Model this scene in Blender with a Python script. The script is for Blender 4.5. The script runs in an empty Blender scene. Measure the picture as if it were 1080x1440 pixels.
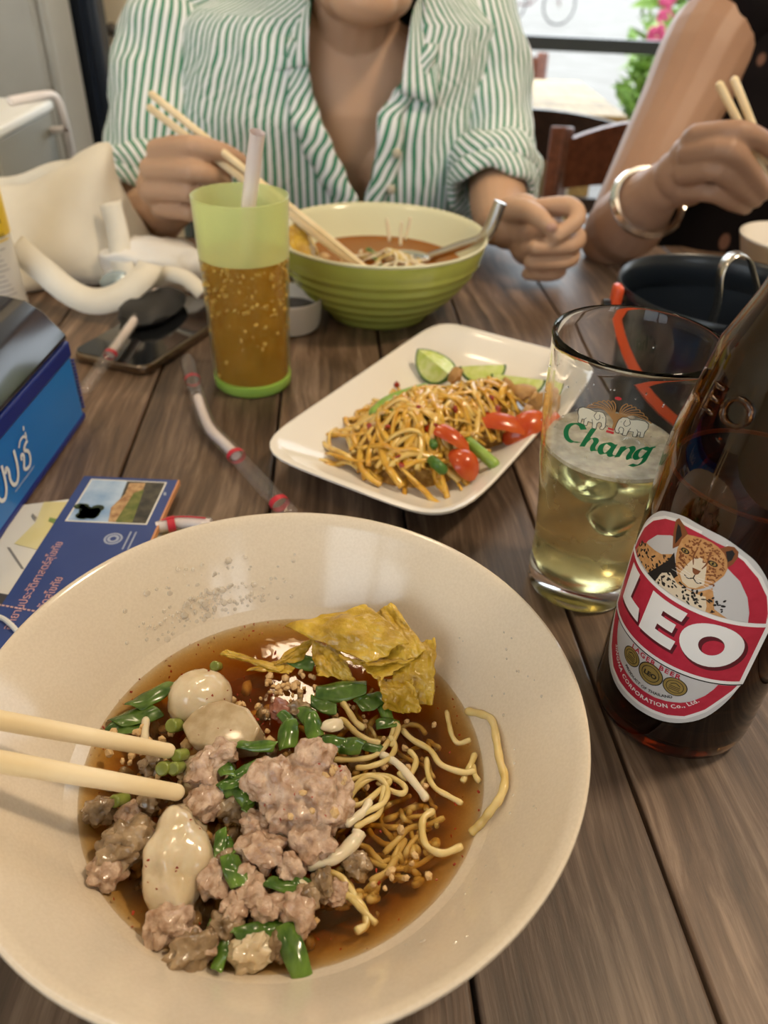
import bpy, bmesh, math, random
from math import sin, cos, pi, radians, sqrt, atan2, hypot
from mathutils import Vector, Matrix, noise
random.seed(7)
C = bpy.context.scene.collection
sc = bpy.context.scene

# ---------------------------------------------------------------- camera, light, exposure
F_PX, CAM_H, PITCH, ROLL = 1050.0, 0.28, radians(36.675), radians(-2.65)
fwd = Vector((0, cos(PITCH), -sin(PITCH)))
dn = Vector((0, -sin(PITCH), -cos(PITCH)))
rt = Vector((1, 0, 0))
c_, s_ = cos(ROLL), sin(ROLL)
cam_right = rt * c_ + dn * s_
cam_down = -rt * s_ + dn * c_
CAMP = Vector((0, 0, CAM_H))
cam = bpy.data.cameras.new('camera')
cam.sensor_fit = 'HORIZONTAL'
cam.sensor_width = 36.0
cam.lens = 36.0 * F_PX / 1080.0
cam.clip_start = 0.01
cam.clip_end = 200
cam.dof.use_dof = True
cam.dof.focus_distance = 0.30
cam.dof.aperture_fstop = 13.0
camo = bpy.data.objects.new('camera', cam)
C.objects.link(camo)
m = Matrix.Identity(4)
for i in range(3):
    m[i][0] = cam_right[i]; m[i][1] = -cam_down[i]; m[i][2] = -fwd[i]; m[i][3] = CAMP[i]
camo.matrix_world = m
sc.camera = camo

world = bpy.data.worlds.new('sky'); sc.world = world
world.use_nodes = True
bg = world.node_tree.nodes['Background']
bg.inputs[0].default_value = (0.86, 0.94, 1.0, 1)
bg.inputs[1].default_value = 6.0

sun = bpy.data.lights.new('sun', 'SUN'); sun.energy = 3.0; sun.angle = radians(1.0); sun.color = (1.0, 0.95, 0.86)
suno = bpy.data.objects.new('sun', sun); C.objects.link(suno)
suno.rotation_euler = Vector((0.25, -0.45, -0.86)).to_track_quat('-Z', 'Y').to_euler()
suno.location = (-2, 5, 6)

sc.view_settings.view_transform = 'Standard'
sc.view_settings.look = 'None'
sc.view_settings.gamma = 1.0
sc.view_settings.use_curve_mapping = False
sc.view_settings.exposure = -0.55

def ray(px, py):
    u = (px - 540) / F_PX; v = (py - 720) / F_PX
    return fwd + cam_right * u + cam_down * v
def at(px, py, z=0.0):
    """point of the horizontal plane z that stands at this place of the picture plan"""
    d = ray(px, py); return CAMP + d * ((z - CAM_H) / d.z)
def aty(px, py, y):
    d = ray(px, py); return CAMP + d * (y / d.y)

# ---------------------------------------------------------------- helpers: scene objects
def tag(o, label, cat, group=None, kind=None):
    if label: o['label'] = label
    if cat: o['category'] = cat
    if group: o['group'] = group
    if kind: o['kind'] = kind
    return o
def thing(name, label, cat, loc=(0, 0, 0), group=None):
    o = bpy.data.objects.new(name, None); C.objects.link(o)
    o.empty_display_size = 0.02
    o.location = loc
    return tag(o, label, cat, group)

class MB:
    """collects shapes in world coordinates; build() links ONE mesh object"""
    def __init__(s): s.v = []; s.f = []; s.uv = []; s.mi = []
    def add(s, verts, faces, uvs=None, mi=0):
        n = len(s.v)
        s.v += [Vector(p) for p in verts]
        s.f += [tuple(i + n for i in f) for f in faces]
        s.mi += [mi] * len(faces)
        s.uv += (list(uvs) if uvs else [(0, 0)] * len(verts))
        return s
    def box(s, lo, hi, mat=None, mi=0):
        (x0, y0, z0), (x1, y1, z1) = lo, hi
        vs = [Vector(p) for p in ((x0,y0,z0),(x1,y0,z0),(x1,y1,z0),(x0,y1,z0),(x0,y0,z1),(x1,y0,z1),(x1,y1,z1),(x0,y1,z1))]
        if mat: vs = [mat @ p for p in vs]
        return s.add(vs, [(0,3,2,1),(4,5,6,7),(0,1,5,4),(1,2,6,5),(2,3,7,6),(3,0,4,7)], mi=mi)
    def lathe(s, prof, seg=48, cen=(0, 0, 0), a0=0, mi=0):
        """prof: list of (r, z); r=0 ends close"""
        vs, fs, uv = [], [], []
        rows = []
        for k, (r, z) in enumerate(prof):
            if r < 1e-6:
                rows.append([len(vs)]); vs.append((cen[0], cen[1], cen[2] + z)); uv.append((0, k))
            else:
                rows.append(list(range(len(vs), len(vs) + seg)))
                for i in range(seg):
                    a = a0 + 2 * pi * i / seg
                    vs.append((cen[0] + r * cos(a), cen[1] + r * sin(a), cen[2] + z)); uv.append((i / seg, k))
        for A, B in zip(rows, rows[1:]):
            if len(A) == 1 and len(B) == 1: continue
            for i in range(seg):
                j = (i + 1) % seg
                if len(A) == 1: fs.append((A[0], B[j], B[i]))
                elif len(B) == 1: fs.append((A[i], A[j], B[0]))
                else: fs.append((A[i], A[j], B[j], B[i]))
        return s.add(vs, fs, uv, mi)
    def tube(s, pts, rad, seg=8, cap=True, flat=1.0, up=None, mi=0):
        pts = [Vector(p) for p in pts]; n = len(pts)
        if not hasattr(rad, '__len__'): rad = [rad] * n
        vs, fs, uv = [], [], []
        prev = None; dist = 0
        for k, p in enumerate(pts):
            t = (pts[min(k + 1, n - 1)] - pts[max(k - 1, 0)])
            t = t.normalized() if t.length > 1e-9 else Vector((0, 0, 1))
            if prev is None:
                a = Vector(up) if up else (Vector((0, 0, 1)) if abs(t.z) < .9 else Vector((1, 0, 0)))
                x = a.cross(t).normalized()
            else:
                x = (prev - t * prev.dot(t))
                x = x.normalized() if x.length > 1e-6 else Vector((1, 0, 0)).cross(t).normalized()
            prev = x; y = t.cross(x)
            if k: dist += (p - pts[k - 1]).length
            for i in range(seg):
                a = 2 * pi * i / seg
                vs.append(p + (x * cos(a) + y * sin(a) * flat) * rad[k]); uv.append((i / seg * 2 * pi * rad[k], dist))
        for k in range(n - 1):
            for i in range(seg):
                j = (i + 1) % seg
                fs.append((k*seg+i, k*seg+j, (k+1)*seg+j, (k+1)*seg+i))
        if cap:
            fs.append(tuple(range(seg - 1, -1, -1))); fs.append(tuple((n - 1) * seg + i for i in range(seg)))
        return s.add(vs, fs, uv, mi)
    def capsule(s, pts, rad, seg=14, flat=1.0, up=None):
        """tube with rounded ends"""
        pts = [Vector(p) for p in pts]; rad = list(rad) if hasattr(rad, '__len__') else [rad] * len(pts)
        d0 = (pts[0] - pts[1]).normalized(); d1 = (pts[-1] - pts[-2]).normalized()
        A = [(pts[0] + d0 * rad[0] * sin(t), rad[0] * cos(t)) for t in (1.5, 1.2, .8, .4)]
        B = [(pts[-1] + d1 * rad[-1] * sin(t), rad[-1] * cos(t)) for t in (.4, .8, 1.2, 1.5)]
        P = [a[0] for a in A] + pts + [b[0] for b in B]; R = [a[1] for a in A] + rad + [b[1] for b in B]
        return s.tube(P, R, seg, True, flat, up)
    def ball(s, c, r, sub=2, fn=None, mat=None):
        bm = bmesh.new(); bmesh.ops.create_icosphere(bm, subdivisions=sub, radius=1)
        r = r if hasattr(r, '__len__') else (r, r, r)
        vs = []
        for v in bm.verts:
            d = v.co.normalized(); k = fn(d) if fn else 1.0
            p = Vector((d.x * r[0], d.y * r[1], d.z * r[2])) * k
            if mat: p = mat @ p
            vs.append(p + Vector(c))
        bm.verts.ensure_lookup_table()
        fs = [tuple(v.index for v in f.verts) for f in bm.faces]; bm.free()
        return s.add(vs, fs)
    def grid(s, P, uv=None, closed=False, mi=0):
        """P: rows of points"""
        nr, nc = len(P), len(P[0])
        vs = [p for row in P for p in row]; us = [q for row in uv for q in row] if uv else None
        fs = []
        for i in range(nr - 1):
            for j in range(nc if closed else nc - 1):
                k = (j + 1) % nc
                fs.append((i*nc+j, i*nc+k, (i+1)*nc+k, (i+1)*nc+j))
        return s.add(vs, fs, us, mi)
    def build(s, name, mat, parent=None, smooth=True, origin=None, sharp=40, recalc=True):
        me = bpy.data.meshes.new(name)
        off = Vector((0, 0, 0))
        if parent is not None: off = world_loc(parent)
        if origin is not None: off = Vector(origin)
        elif parent is None and s.v:
            n = len(s.v); off = Vector((sum(p.x for p in s.v)/n, sum(p.y for p in s.v)/n, min(p.z for p in s.v)))
        me.from_pydata([tuple(p - off) for p in s.v], [], s.f)
        mats = mat if isinstance(mat, (list, tuple)) else [mat]
        for q in mats: me.materials.append(q)
        if any(s.mi): me.polygons.foreach_set('material_index', s.mi)
        if any(u != (0, 0) for u in s.uv):
            ul = me.uv_layers.new(name='UVMap')
            for lp in me.loops: ul.data[lp.index].uv = s.uv[lp.vertex_index]
        if recalc:
            bm = bmesh.new(); bm.from_mesh(me); bmesh.ops.recalc_face_normals(bm, faces=bm.faces[:]); bm.to_mesh(me); bm.free()
        if smooth:
            for p in me.polygons: p.use_smooth = True
            if sharp: me.set_sharp_from_angle(angle=radians(sharp))
        me.update()
        o = bpy.data.objects.new(name, me); C.objects.link(o)
        if parent is not None:
            o.parent = parent
            o.location = off - world_loc(parent)
        else: o.location = off
        return o
def world_loc(o):
    l = Vector(o.location)
    while o.parent is not None:
        o = o.parent; l = l + Vector(o.location)
    return l
def cr(pts, n=6):
    """Catmull-Rom through points"""
    P = [Vector(p) for p in pts]; P = [P[0]*2-P[1]] + P + [P[-1]*2-P[-2]]; out = []
    for i in range(1, len(P) - 2):
        for k in range(n):
            t = k / n; a, b, c, d = P[i-1], P[i], P[i+1], P[i+2]
            out.append(0.5 * ((2*b) + (c-a)*t + (2*a-5*b+4*c-d)*t*t + (3*b-a-3*c+d)*t*t*t))
    out.append(P[-2]); return out
def lerp(a, b, t): return a + (b - a) * t
def interp(tab, z):
    """tab: rows (z, values...) ; smooth interpolation"""
    if z <= tab[0][0]: return tab[0][1:]
    for a, b in zip(tab, tab[1:]):
        if z <= b[0]:
            t = (z - a[0]) / (b[0] - a[0]); t = t*t*(3-2*t)
            return tuple(lerp(p, q, t) for p, q in zip(a[1:], b[1:]))
    return tab[-1][1:]
def rot(rx=0, ry=0, rz=0): return Matrix.Rotation(rz,4,'Z') @ Matrix.Rotation(ry,4,'Y') @ Matrix.Rotation(rx,4,'X')
def bevel(o, w, seg=3, angle=30):
    b = o.modifiers.new('bevel', 'BEVEL'); b.width = w; b.segments = seg; b.limit_method = 'ANGLE'; b.angle_limit = radians(angle)
    return o
def subsurf(o, n=1):
    b = o.modifiers.new('sub', 'SUBSURF'); b.levels = n; b.render_levels = n; return o
def solid(o, th, off=0):
    b = o.modifiers.new('solid', 'SOLIDIFY'); b.thickness = th; b.offset = off; return o

# ---------------------------------------------------------------- helpers: materials
def new_mat(name):
    m = bpy.data.materials.new(name); m.use_nodes = True
    return m, m.node_tree.nodes, m.node_tree.links, m.node_tree.nodes['Principled BSDF']
def mat(name, col, rough=.5, metal=0, spec=.5, sss=0, trans=0, ior=1.45, coat=0, emit=None, emit_s=0, alpha=1, sheen=0,
        col2=None, scale=50, detail=4, lo=.35, hi=.65, bump=0, bscale=None, dist=.002, stretch=None, rvar=0):
    m, N, L, b = new_mat(name)
    b.inputs['Base Color'].default_value = (*col, 1)
    b.inputs['Roughness'].default_value = rough; b.inputs['Metallic'].default_value = metal
    b.inputs['Specular IOR Level'].default_value = spec; b.inputs['IOR'].default_value = ior
    b.inputs['Transmission Weight'].default_value = trans; b.inputs['Coat Weight'].default_value = coat
    b.inputs['Coat Roughness'].default_value = .1
    b.inputs['Sheen Weight'].default_value = sheen
    if sss:
        b.inputs['Subsurface Weight'].default_value = sss; b.inputs['Subsurface Radius'].default_value = (.006, .003, .0015)
        b.inputs['Subsurface Scale'].default_value = .6
    if emit: b.inputs['Emission Color'].default_value = (*emit, 1); b.inputs['Emission Strength'].default_value = emit_s
    b.inputs['Alpha'].default_value = alpha
    if col2 is not None or bump:
        tc = N.new('ShaderNodeTexCoord'); mp = N.new('ShaderNodeMapping'); L.new(tc.outputs['Object'], mp.inputs[0])
        if stretch: mp.inputs['Scale'].default_value = stretch
        nz = N.new('ShaderNodeTexNoise'); nz.inputs['Scale'].default_value = scale; nz.inputs['Detail'].default_value = detail
        L.new(mp.outputs[0], nz.inputs['Vector'])
        if col2 is not None:
            rp = N.new('ShaderNodeValToRGB'); rp.color_ramp.elements[0].position = lo; rp.color_ramp.elements[1].position = hi
            rp.color_ramp.elements[0].color = (*col, 1); rp.color_ramp.elements[1].color = (*col2, 1)
            L.new(nz.outputs['Fac'], rp.inputs[0]); L.new(rp.outputs[0], b.inputs['Base Color'])
        if bump:
            n2 = nz
            if bscale:
                n2 = N.new('ShaderNodeTexNoise'); n2.inputs['Scale'].default_value = bscale; n2.inputs['Detail'].default_value = 5
                L.new(mp.outputs[0], n2.inputs['Vector'])
            bp = N.new('ShaderNodeBump'); bp.inputs['Strength'].default_value = bump; bp.inputs['Distance'].default_value = dist
            L.new(n2.outputs['Fac'], bp.inputs['Height']); L.new(bp.outputs[0], b.inputs['Normal'])
    return m
def clear_mat(name, tint, diff, mix_diff, rough=.05, ior=1.33, noise_scale=0, bump=0, bscale=200, vol=None):
    """see-through tinted stuff: transparent + some cloudy body + Fresnel gloss"""
    m, N, L, b = new_mat(name); N.remove(b); out = N['Material Output']
    tr = N.new('ShaderNodeBsdfTransparent'); tr.inputs[0].default_value = (*tint, 1)
    df = N.new('ShaderNodeBsdfDiffuse'); df.inputs[0].default_value = (*diff, 1)
    tl = N.new('ShaderNodeBsdfTranslucent'); tl.inputs[0].default_value = (*diff, 1)
    dm = N.new('ShaderNodeMixShader'); dm.inputs[0].default_value = .5; L.new(df.outputs[0], dm.inputs[1]); L.new(tl.outputs[0], dm.inputs[2])
    m1 = N.new('ShaderNodeMixShader'); m1.inputs[0].default_value = mix_diff; L.new(tr.outputs[0], m1.inputs[1]); L.new(dm.outputs[0], m1.inputs[2])
    gl = N.new('ShaderNodeBsdfGlossy'); gl.inputs['Roughness'].default_value = rough
    fr = N.new('ShaderNodeLayerWeight'); fr.inputs['Blend'].default_value = .5
    f0 = ((ior - 1) / (ior + 1)) ** 2
    pw = N.new('ShaderNodeMath'); pw.operation = 'POWER'; pw.inputs[1].default_value = 5; L.new(fr.outputs['Facing'], pw.inputs[0])
    sch = N.new('ShaderNodeMath'); sch.operation = 'MULTIPLY_ADD'; sch.inputs[1].default_value = 1 - f0; sch.inputs[2].default_value = f0; L.new(pw.outputs[0], sch.inputs[0])
    m2 = N.new('ShaderNodeMixShader'); L.new(sch.outputs[0], m2.inputs[0]); L.new(m1.outputs[0], m2.inputs[1]); L.new(gl.outputs[0], m2.inputs[2])
    L.new(m2.outputs[0], out.inputs[0])
    if vol:
        va = N.new('ShaderNodeVolumeAbsorption'); va.inputs['Color'].default_value = (*vol[0], 1); va.inputs['Density'].default_value = vol[1]; L.new(va.outputs[0], out.inputs['Volume'])
    if noise_scale or bump:
        tc = N.new('ShaderNodeTexCoord')
    if noise_scale:
        nz = N.new('ShaderNodeTexNoise'); nz.inputs['Scale'].default_value = noise_scale; nz.inputs['Detail'].default_value = 5
        L.new(tc.outputs['Object'], nz.inputs['Vector'])
        mr = N.new('ShaderNodeMapRange'); mr.inputs[1].default_value = .3; mr.inputs[2].default_value = .7
        mr.inputs[3].default_value = max(0, mix_diff - .2); mr.inputs[4].default_value = min(1, mix_diff + .2)
        L.new(nz.outputs['Fac'], mr.inputs[0]); L.new(mr.outputs[0], m1.inputs[0])
    if bump:
        n2 = N.new('ShaderNodeTexNoise'); n2.inputs['Scale'].default_value = bscale; L.new(tc.outputs['Object'], n2.inputs['Vector'])
        bp = N.new('ShaderNodeBump'); bp.inputs['Strength'].default_value = bump; bp.inputs['Distance'].default_value = .001
        L.new(n2.outputs['Fac'], bp.inputs['Height']); L.new(bp.outputs[0], gl.inputs['Normal']); L.new(bp.outputs[0], fr.inputs['Normal'])
    return m
def wood_mat(name, dark, mid, light, rough=.45, sx=70, sy=4, bump=.35):
    m, N, L, b = new_mat(name)
    tc = N.new('ShaderNodeTexCoord'); oi = N.new('ShaderNodeObjectInfo')
    mul = N.new('ShaderNodeMath'); mul.operation = 'MULTIPLY'; mul.inputs[1].default_value = 37.0; L.new(oi.outputs['Random'], mul.inputs[0])
    add = N.new('ShaderNodeVectorMath'); add.operation = 'ADD'; L.new(tc.outputs['Object'], add.inputs[0]); L.new(mul.outputs[0], add.inputs[1])
    # warp so that the grain wanders
    wn = N.new('ShaderNodeTexNoise'); wn.inputs['Scale'].default_value = 6; wn.inputs['Detail'].default_value = 2; L.new(add.outputs[0], wn.inputs['Vector'])
    ws = N.new('ShaderNodeVectorMath'); ws.operation = 'SCALE'; ws.inputs['Scale'].default_value = .022; L.new(wn.outputs['Color'], ws.inputs[0])
    ad2 = N.new('ShaderNodeVectorMath'); ad2.operation = 'ADD'; L.new(add.outputs[0], ad2.inputs[0]); L.new(ws.outputs[0], ad2.inputs[1])
    mp = N.new('ShaderNodeMapping'); mp.inputs['Scale'].default_value = (sx, sy, sx); L.new(ad2.outputs[0], mp.inputs[0])
    n1 = N.new('ShaderNodeTexNoise'); n1.inputs['Scale'].default_value = 1; n1.inputs['Detail'].default_value = 8; n1.inputs['Roughness'].default_value = .7; L.new(mp.outputs[0], n1.inputs['Vector'])
    rp = N.new('ShaderNodeValToRGB'); e = rp.color_ramp.elements
    e[0].position = .28; e[0].color = (*dark, 1); e[1].position = .72; e[1].color = (*light, 1)
    q = e.new(.5); q.color = (*mid, 1); L.new(n1.outputs['Fac'], rp.inputs[0])
    n2 = N.new('ShaderNodeTexNoise'); n2.inputs['Scale'].default_value = 9; n2.inputs['Detail'].default_value = 3; L.new(add.outputs[0], n2.inputs['Vector'])
    mx = N.new('ShaderNodeMix'); mx.data_type = 'RGBA'; mx.blend_type = 'MULTIPLY'; mx.inputs[0].default_value = .6
    r2 = N.new('ShaderNodeValToRGB'); r2.color_ramp.elements[0].color = (.45, .42, .4, 1); r2.color_ramp.elements[1].color = (1.35, 1.3, 1.25, 1)
    r2.color_ramp.elements[0].position = .3; r2.color_ramp.elements[1].position = .7
    L.new(n2.outputs['Fac'], r2.inputs[0]); L.new(rp.outputs[0], mx.inputs[6]); L.new(r2.outputs[0], mx.inputs[7])
    hv = N.new('ShaderNodeHueSaturation'); mr = N.new('ShaderNodeMapRange'); mr.inputs[3].default_value = .75; mr.inputs[4].default_value = 1.25
    L.new(oi.outputs['Random'], mr.inputs[0]); L.new(mr.outputs[0], hv.inputs['Value']); L.new(mx.outputs[2], hv.inputs['Color'])
    L.new(hv.outputs[0], b.inputs['Base Color'])
    b.inputs['Roughness'].default_value = rough
    bp = N.new('ShaderNodeBump'); bp.inputs['Strength'].default_value = bump; bp.inputs['Distance'].default_value = .0012
    L.new(n1.outputs['Fac'], bp.inputs['Height']); L.new(bp.outputs[0], b.inputs['Normal'])
    return m
def glass_mat(name, col, rough=0.0, ior=1.45):
    return mat(name, col, rough=rough, trans=1.0, ior=ior)

M = dict(
    wood=wood_mat('table_wood', (.030,.018,.011), (.125,.078,.050), (.30,.215,.155), sx=130, sy=5),
    chairwood=wood_mat('chair_wood', (.10,.028,.012), (.22,.065,.028), (.30,.10,.045), rough=.35, bump=.1),
    backlit_stem_wood=wood_mat('backlit_chair_stem_wood', (.012,.008,.006), (.03,.018,.013), (.06,.035,.025), rough=.35, bump=.1),  # chair wood darkened to stand for backlight; bush stems share it
    melamine=mat('melamine', (.65,.55,.425), rough=.13, spec=.55, col2=(.69,.59,.465), scale=900, detail=2, bump=.015, bscale=60, dist=.001),
    white_china=mat('white_china', (.78,.73,.66), rough=.12),
    broth=clear_mat('broth', (.98,.94,.86), (.30,.16,.035), .13, rough=.015, ior=1.4, bump=.15, bscale=90, vol=((.86,.665,.16), 210)),
    noodle=mat('egg_noodle', (.58,.42,.14), rough=.22, sss=.2, col2=(.72,.57,.27), scale=60),
    noodle_pale=mat('bean_sprout', (.72,.62,.44), rough=.2, sss=.3),
    fishball=mat('fish_ball', (.56,.43,.26), rough=.15, sss=.3, coat=.6, col2=(.70,.59,.42), scale=90, bump=.2, bscale=260, dist=.001),
    fishcake=mat('fish_cake', (.40,.29,.16), rough=.18, sss=.2, coat=.6, col2=(.54,.42,.27), scale=160, bump=.2, bscale=500, dist=.0006),
    pork=mat('minced_pork', (.36,.215,.135), rough=.26, sss=.2, coat=.3, col2=(.62,.455,.34), scale=240, detail=6, bump=.8, bscale=800, dist=.0008),
    pork_dark=mat('stewed_meat', (.17,.105,.05), rough=.18, sss=.1, coat=.6, col2=(.46,.33,.20), scale=150, detail=6, bump=.6, bscale=500, dist=.0008),
    scallion=mat('scallion', (.030,.080,.008), rough=.2, coat=.3, col2=(.13,.235,.03), scale=170, stretch=(1,.5,.4)),
    scallion_pale=mat('scallion_pale', (.15,.20,.025), rough=.2, coat=.4, col2=(.32,.36,.08), scale=90),
    herb=mat('herb', (.030,.075,.008), rough=.25, coat=.3, col2=(.11,.19,.03), scale=120),
    peanut=mat('peanut', (.52,.30,.11), rough=.45, col2=(.72,.52,.27), scale=300),
    chili=mat('chili', (.25,.02,.008), rough=.3, col2=(.42,.05,.015), scale=300),
    wonton=mat('fried_wonton', (.36,.20,.008), rough=.16, coat=.5, col2=(.60,.39,.04), scale=90, bump=.9, bscale=330, dist=.0014),
    bamboo=mat('bamboo', (.74,.57,.32), rough=.45, col2=(.84,.69,.45), scale=30, stretch=(1,1,1)),
    beer=None,
)

# ================================================================ THE SETTING
FZ = -0.72
M['floor'] = mat('floor_tile', (.20,.19,.17), rough=.5, col2=(.26,.25,.23), scale=8)
M['road'] = mat('road', (.165,.155,.14), rough=.9, col2=(.20,.19,.175), scale=3, detail=8)
M['gravel'] = mat('gravel_strip', (.11,.105,.10), rough=.9, col2=(.19,.185,.18), scale=60, detail=6)
M['cream'] = mat('cream_paint', (.78,.68,.50), rough=.7, col2=(.82,.72,.54), scale=4)
M['ceil'] = mat('ceiling_board', (.60,.54,.44), rough=.8)
M['navy'] = mat('navy_paint', (.012,.018,.032), rough=.35)
M['steel'] = mat('brushed_grey', (.34,.32,.275), rough=.45, metal=.15, col2=(.40,.38,.33), scale=6)
M['steel_dark'] = mat('steel_seam', (.12,.11,.10), rough=.5)
M['grey_and_shade'] = mat('grey_and_shaded_sides', (.27,.26,.22), rough=.6)  # also paints shade onto the sides of the white storage box
M['white_and_lit'] = mat('white_and_lit_lid', (.82,.82,.79), rough=.5)  # also paints the light falling on top of the storage box
M['black'] = mat('black_plastic', (.012,.013,.014), rough=.35)
M['rail'] = mat('dark_rail', (.03,.035,.035), rough=.4)

def struct(o): o['kind'] = 'structure'; return o
struct(MB().box((-2.2, -1.6, FZ - .1), (3.0, 3.3, FZ)).build('floor', M['floor'], smooth=False))
struct(MB().box((-2.3, -1.35, 1.62), (3.1, 3.0, 1.72)).build('ceiling', M['ceil'], smooth=False))
struct(MB().box((3.0, -1.35, FZ), (3.1, 2.2, 1.62)).build('wall_right', M['cream'], smooth=False))
# street side behind the photographer: wall with a wide window
WINS = [(-1.95, -.35, -.05, 1.45), (.55, 1.30, .55, 1.40)]          # x0, x1, z0, z1 of the two windows
mb = MB(); xs = None
for a_, b_, w_ in ((-2.3, -1.95, None), (-1.95, -.35, WINS[0]), (-.35, .55, None), (.55, 1.30, WINS[1]), (1.30, 3.0, None)):
    if w_ is None: mb.box((a_, -1.35, FZ), (b_, -1.25, 1.62))
    else: mb.box((a_, -1.35, FZ), (b_, -1.25, w_[2])); mb.box((a_, -1.35, w_[3]), (b_, -1.25, 1.62))
struct(mb.build('wall_front', M['cream'], smooth=False))
for n_, (X0_, X1_, Z0_, Z1_) in enumerate(WINS):
    wn = thing('window_%d' % (n_ + 1), None, None, ((X0_+X1_)/2, -1.3, Z0_)); struct(wn)
    for i in range(3):
        x = lerp(X0_, X1_ - .05, i/2); MB().box((x, -1.33, Z0_), (x + .05, -1.27, Z1_)).build('window_frame', M['navy'], wn, smooth=False)
    for z in (Z0_, Z1_ - .05): MB().box((X0_, -1.33, z), (X1_, -1.27, z + .05)).build('window_frame', M['navy'], wn, smooth=False)
struct(MB().box((-2.2, 1.75, FZ), (-.30, 1.87, 1.62)).build('wall_back', M['cream'], smooth=False))
struct(MB().box((-2.3, -1.25, FZ), (-2.2, 1.87, 1.62)).build('wall_left', M['cream'], smooth=False))
tag(MB().box((-25, 3.3, FZ - .12), (30, 60, FZ - .02)).build('road', M['road'], smooth=False), 'pale sunlit road beyond the railing', 'road', kind='structure')
tag(MB().box((-3, 3.35, FZ - .02), (6, 4.6, FZ)).build('gravel_strip', M['gravel'], smooth=False), 'grey gravel strip along the road beyond the railing', 'gravel', kind='structure')

# dark post by the wall, two rounded faces
pc = aty(117, 0, 1.64)
pst = thing('post', 'dark navy metal post standing before the cream wall', 'post', (pc.x, 1.64, FZ))
b = MB().box((pc.x - .030, 1.61, FZ), (pc.x + .030, 1.67, 1.62)).build('column', M['navy'], pst); bevel(b, .012, 4)
MB().box((pc.x - .004, 1.598, FZ), (pc.x + .008, 1.612, 1.62)).build('rib', M['navy'], pst, smooth=False)
b = MB().box((pc.x - .055, 1.585, FZ), (pc.x + .055, 1.695, FZ + .012)).build('base_plate', M['navy'], pst); bevel(b, .003)
# wall hook hole
hp = aty(158, 41, 1.745)
tag(MB().ball(hp, (.012, .01, .012), 2).build('wall_plug', M['steel_dark']), 'small dark plug in the cream wall beside the post', 'wall plug')

# tall grey cabinet against the wall
cx1 = aty(74, 60, 1.45).x
cab = thing('cabinet', 'tall brushed grey metal cabinet by the cream wall', 'cabinet', (cx1 - .3, 1.5, FZ))
b = MB().box((cx1 - .62, 1.45, FZ + .06), (cx1, 1.56, .95)).build('body', M['steel'], cab); bevel(b, .008)
b = MB().box((cx1 - .60, 1.435, FZ + .10), (cx1 - .015, 1.45, -.20)).build('door', M['steel'], cab); bevel(b, .006)
d = MB().box((cx1 - .60, 1.435, -.185), (cx1 - .015, 1.45, .93)).build('door', M['steel'], cab); bevel(d, .006)
MB().tube([(cx1 - .55, 1.435, .25), (cx1 - .55, 1.41, .26), (cx1 - .55, 1.41, .44), (cx1 - .55, 1.435, .45)], .006).build('handle', M['steel_dark'], d)
for sx in (-.58, -.05):
    for yy in (1.475, 1.535):
        MB().lathe([(0, 0), (.018, 0), (.018, .06), (0, .06)], 12, (cx1 + sx, yy, FZ)).build('foot', M['black'], cab)

# storage box, turned, on a stand; sides greyed for shade, lid whitened for light
q = aty(70, 139, 1.10); q2 = at(-40, 196, q.z)
ba = atan2(q.y - q2.y, q.x - q2.x); bl, bd, bz0, bz1 = .21, .20, -.12, q.z
BR = Matrix.Translation((q.x, q.y, 0)) @ Matrix.Rotation(ba, 4, 'Z')       # right front corner of the lid, x along the front edge
def bxx(lo, hi): return MB().box(lo, hi, mat=BR)
bc0 = BR @ Vector((-bl/2, bd/2, 0))
cart = thing('storage_box', 'storage box with sides greyed for shade and a lid whitened for light, before the metal cabinet', 'box', (bc0.x, bc0.y, bz0))
b = bxx((-bl, 0, bz0), (-.004, bd, bz1 - .012)).build('body', M['grey_and_shade'], cart); bevel(b, .004)
b = bxx((-bl - .004, -.004, bz1 - .012), (0, bd + .004, bz1)).build('lid', M['white_and_lit'], cart); bevel(b, .004)
for fx in (-bl + .05, -.05): bxx((fx - .012, -.006, bz0 + .02), (fx + .012, 0, bz0 + .07)).build('clip', M['steel_dark'], cart, smooth=False)
stn = thing('low_stand', 'low grey stand carrying the storage box', 'stand', (bc0.x, bc0.y, FZ))
b = bxx((-bl - .02, -.02, bz0 - .03), (.14, bd + .01, bz0)).build('shelf', M['grey_and_shade'], stn); bevel(b, .003)
for fx in (-bl, .10):
    for fy in (0, bd - .04): bxx((fx, fy, FZ), (fx + .03, fy + .03, bz0 - .03)).build('leg', M['steel_dark'], stn, smooth=False)
M['straw_white'] = mat('straw_white', (.80,.72,.68), rough=.35, sss=.0)
pA = [BR @ Vector(p) for p in ((-.06, .03, bz1 + .005), (-.02, .006, bz1 + .006), (.004, -.006, bz1 + .002), (.010, -.010, bz1 - .022), (.010, -.011, bz1 - .06), (.006, -.010, bz1 - .085), (.010, -.008, bz1 - .125))]
tag(MB().tube(cr(pA, 6), .0052, 10).build('drinking_straw', M['straw_white']), 'white bent drinking straw hanging over the corner of the storage box lid', 'straw')
tray = thing('straw_holder', 'dark grey holder beside the storage box with a straw in it', 'holder', BR @ Vector((.08, .12, bz0)))
b = bxx((.02, .06, bz0), (.125, .19, bz1 - .045)).build('body', M['grey_and_shade'], tray); bevel(b, .006)
b = bxx((.014, .054, bz1 - .055), (.131, .196, bz1 - .043)).build('rim', M['grey_and_shade'], tray); bevel(b, .003)
w0 = aty(93, 182, 1.06); wb = BR @ Vector((.075, .12, bz1 - .06))
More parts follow.
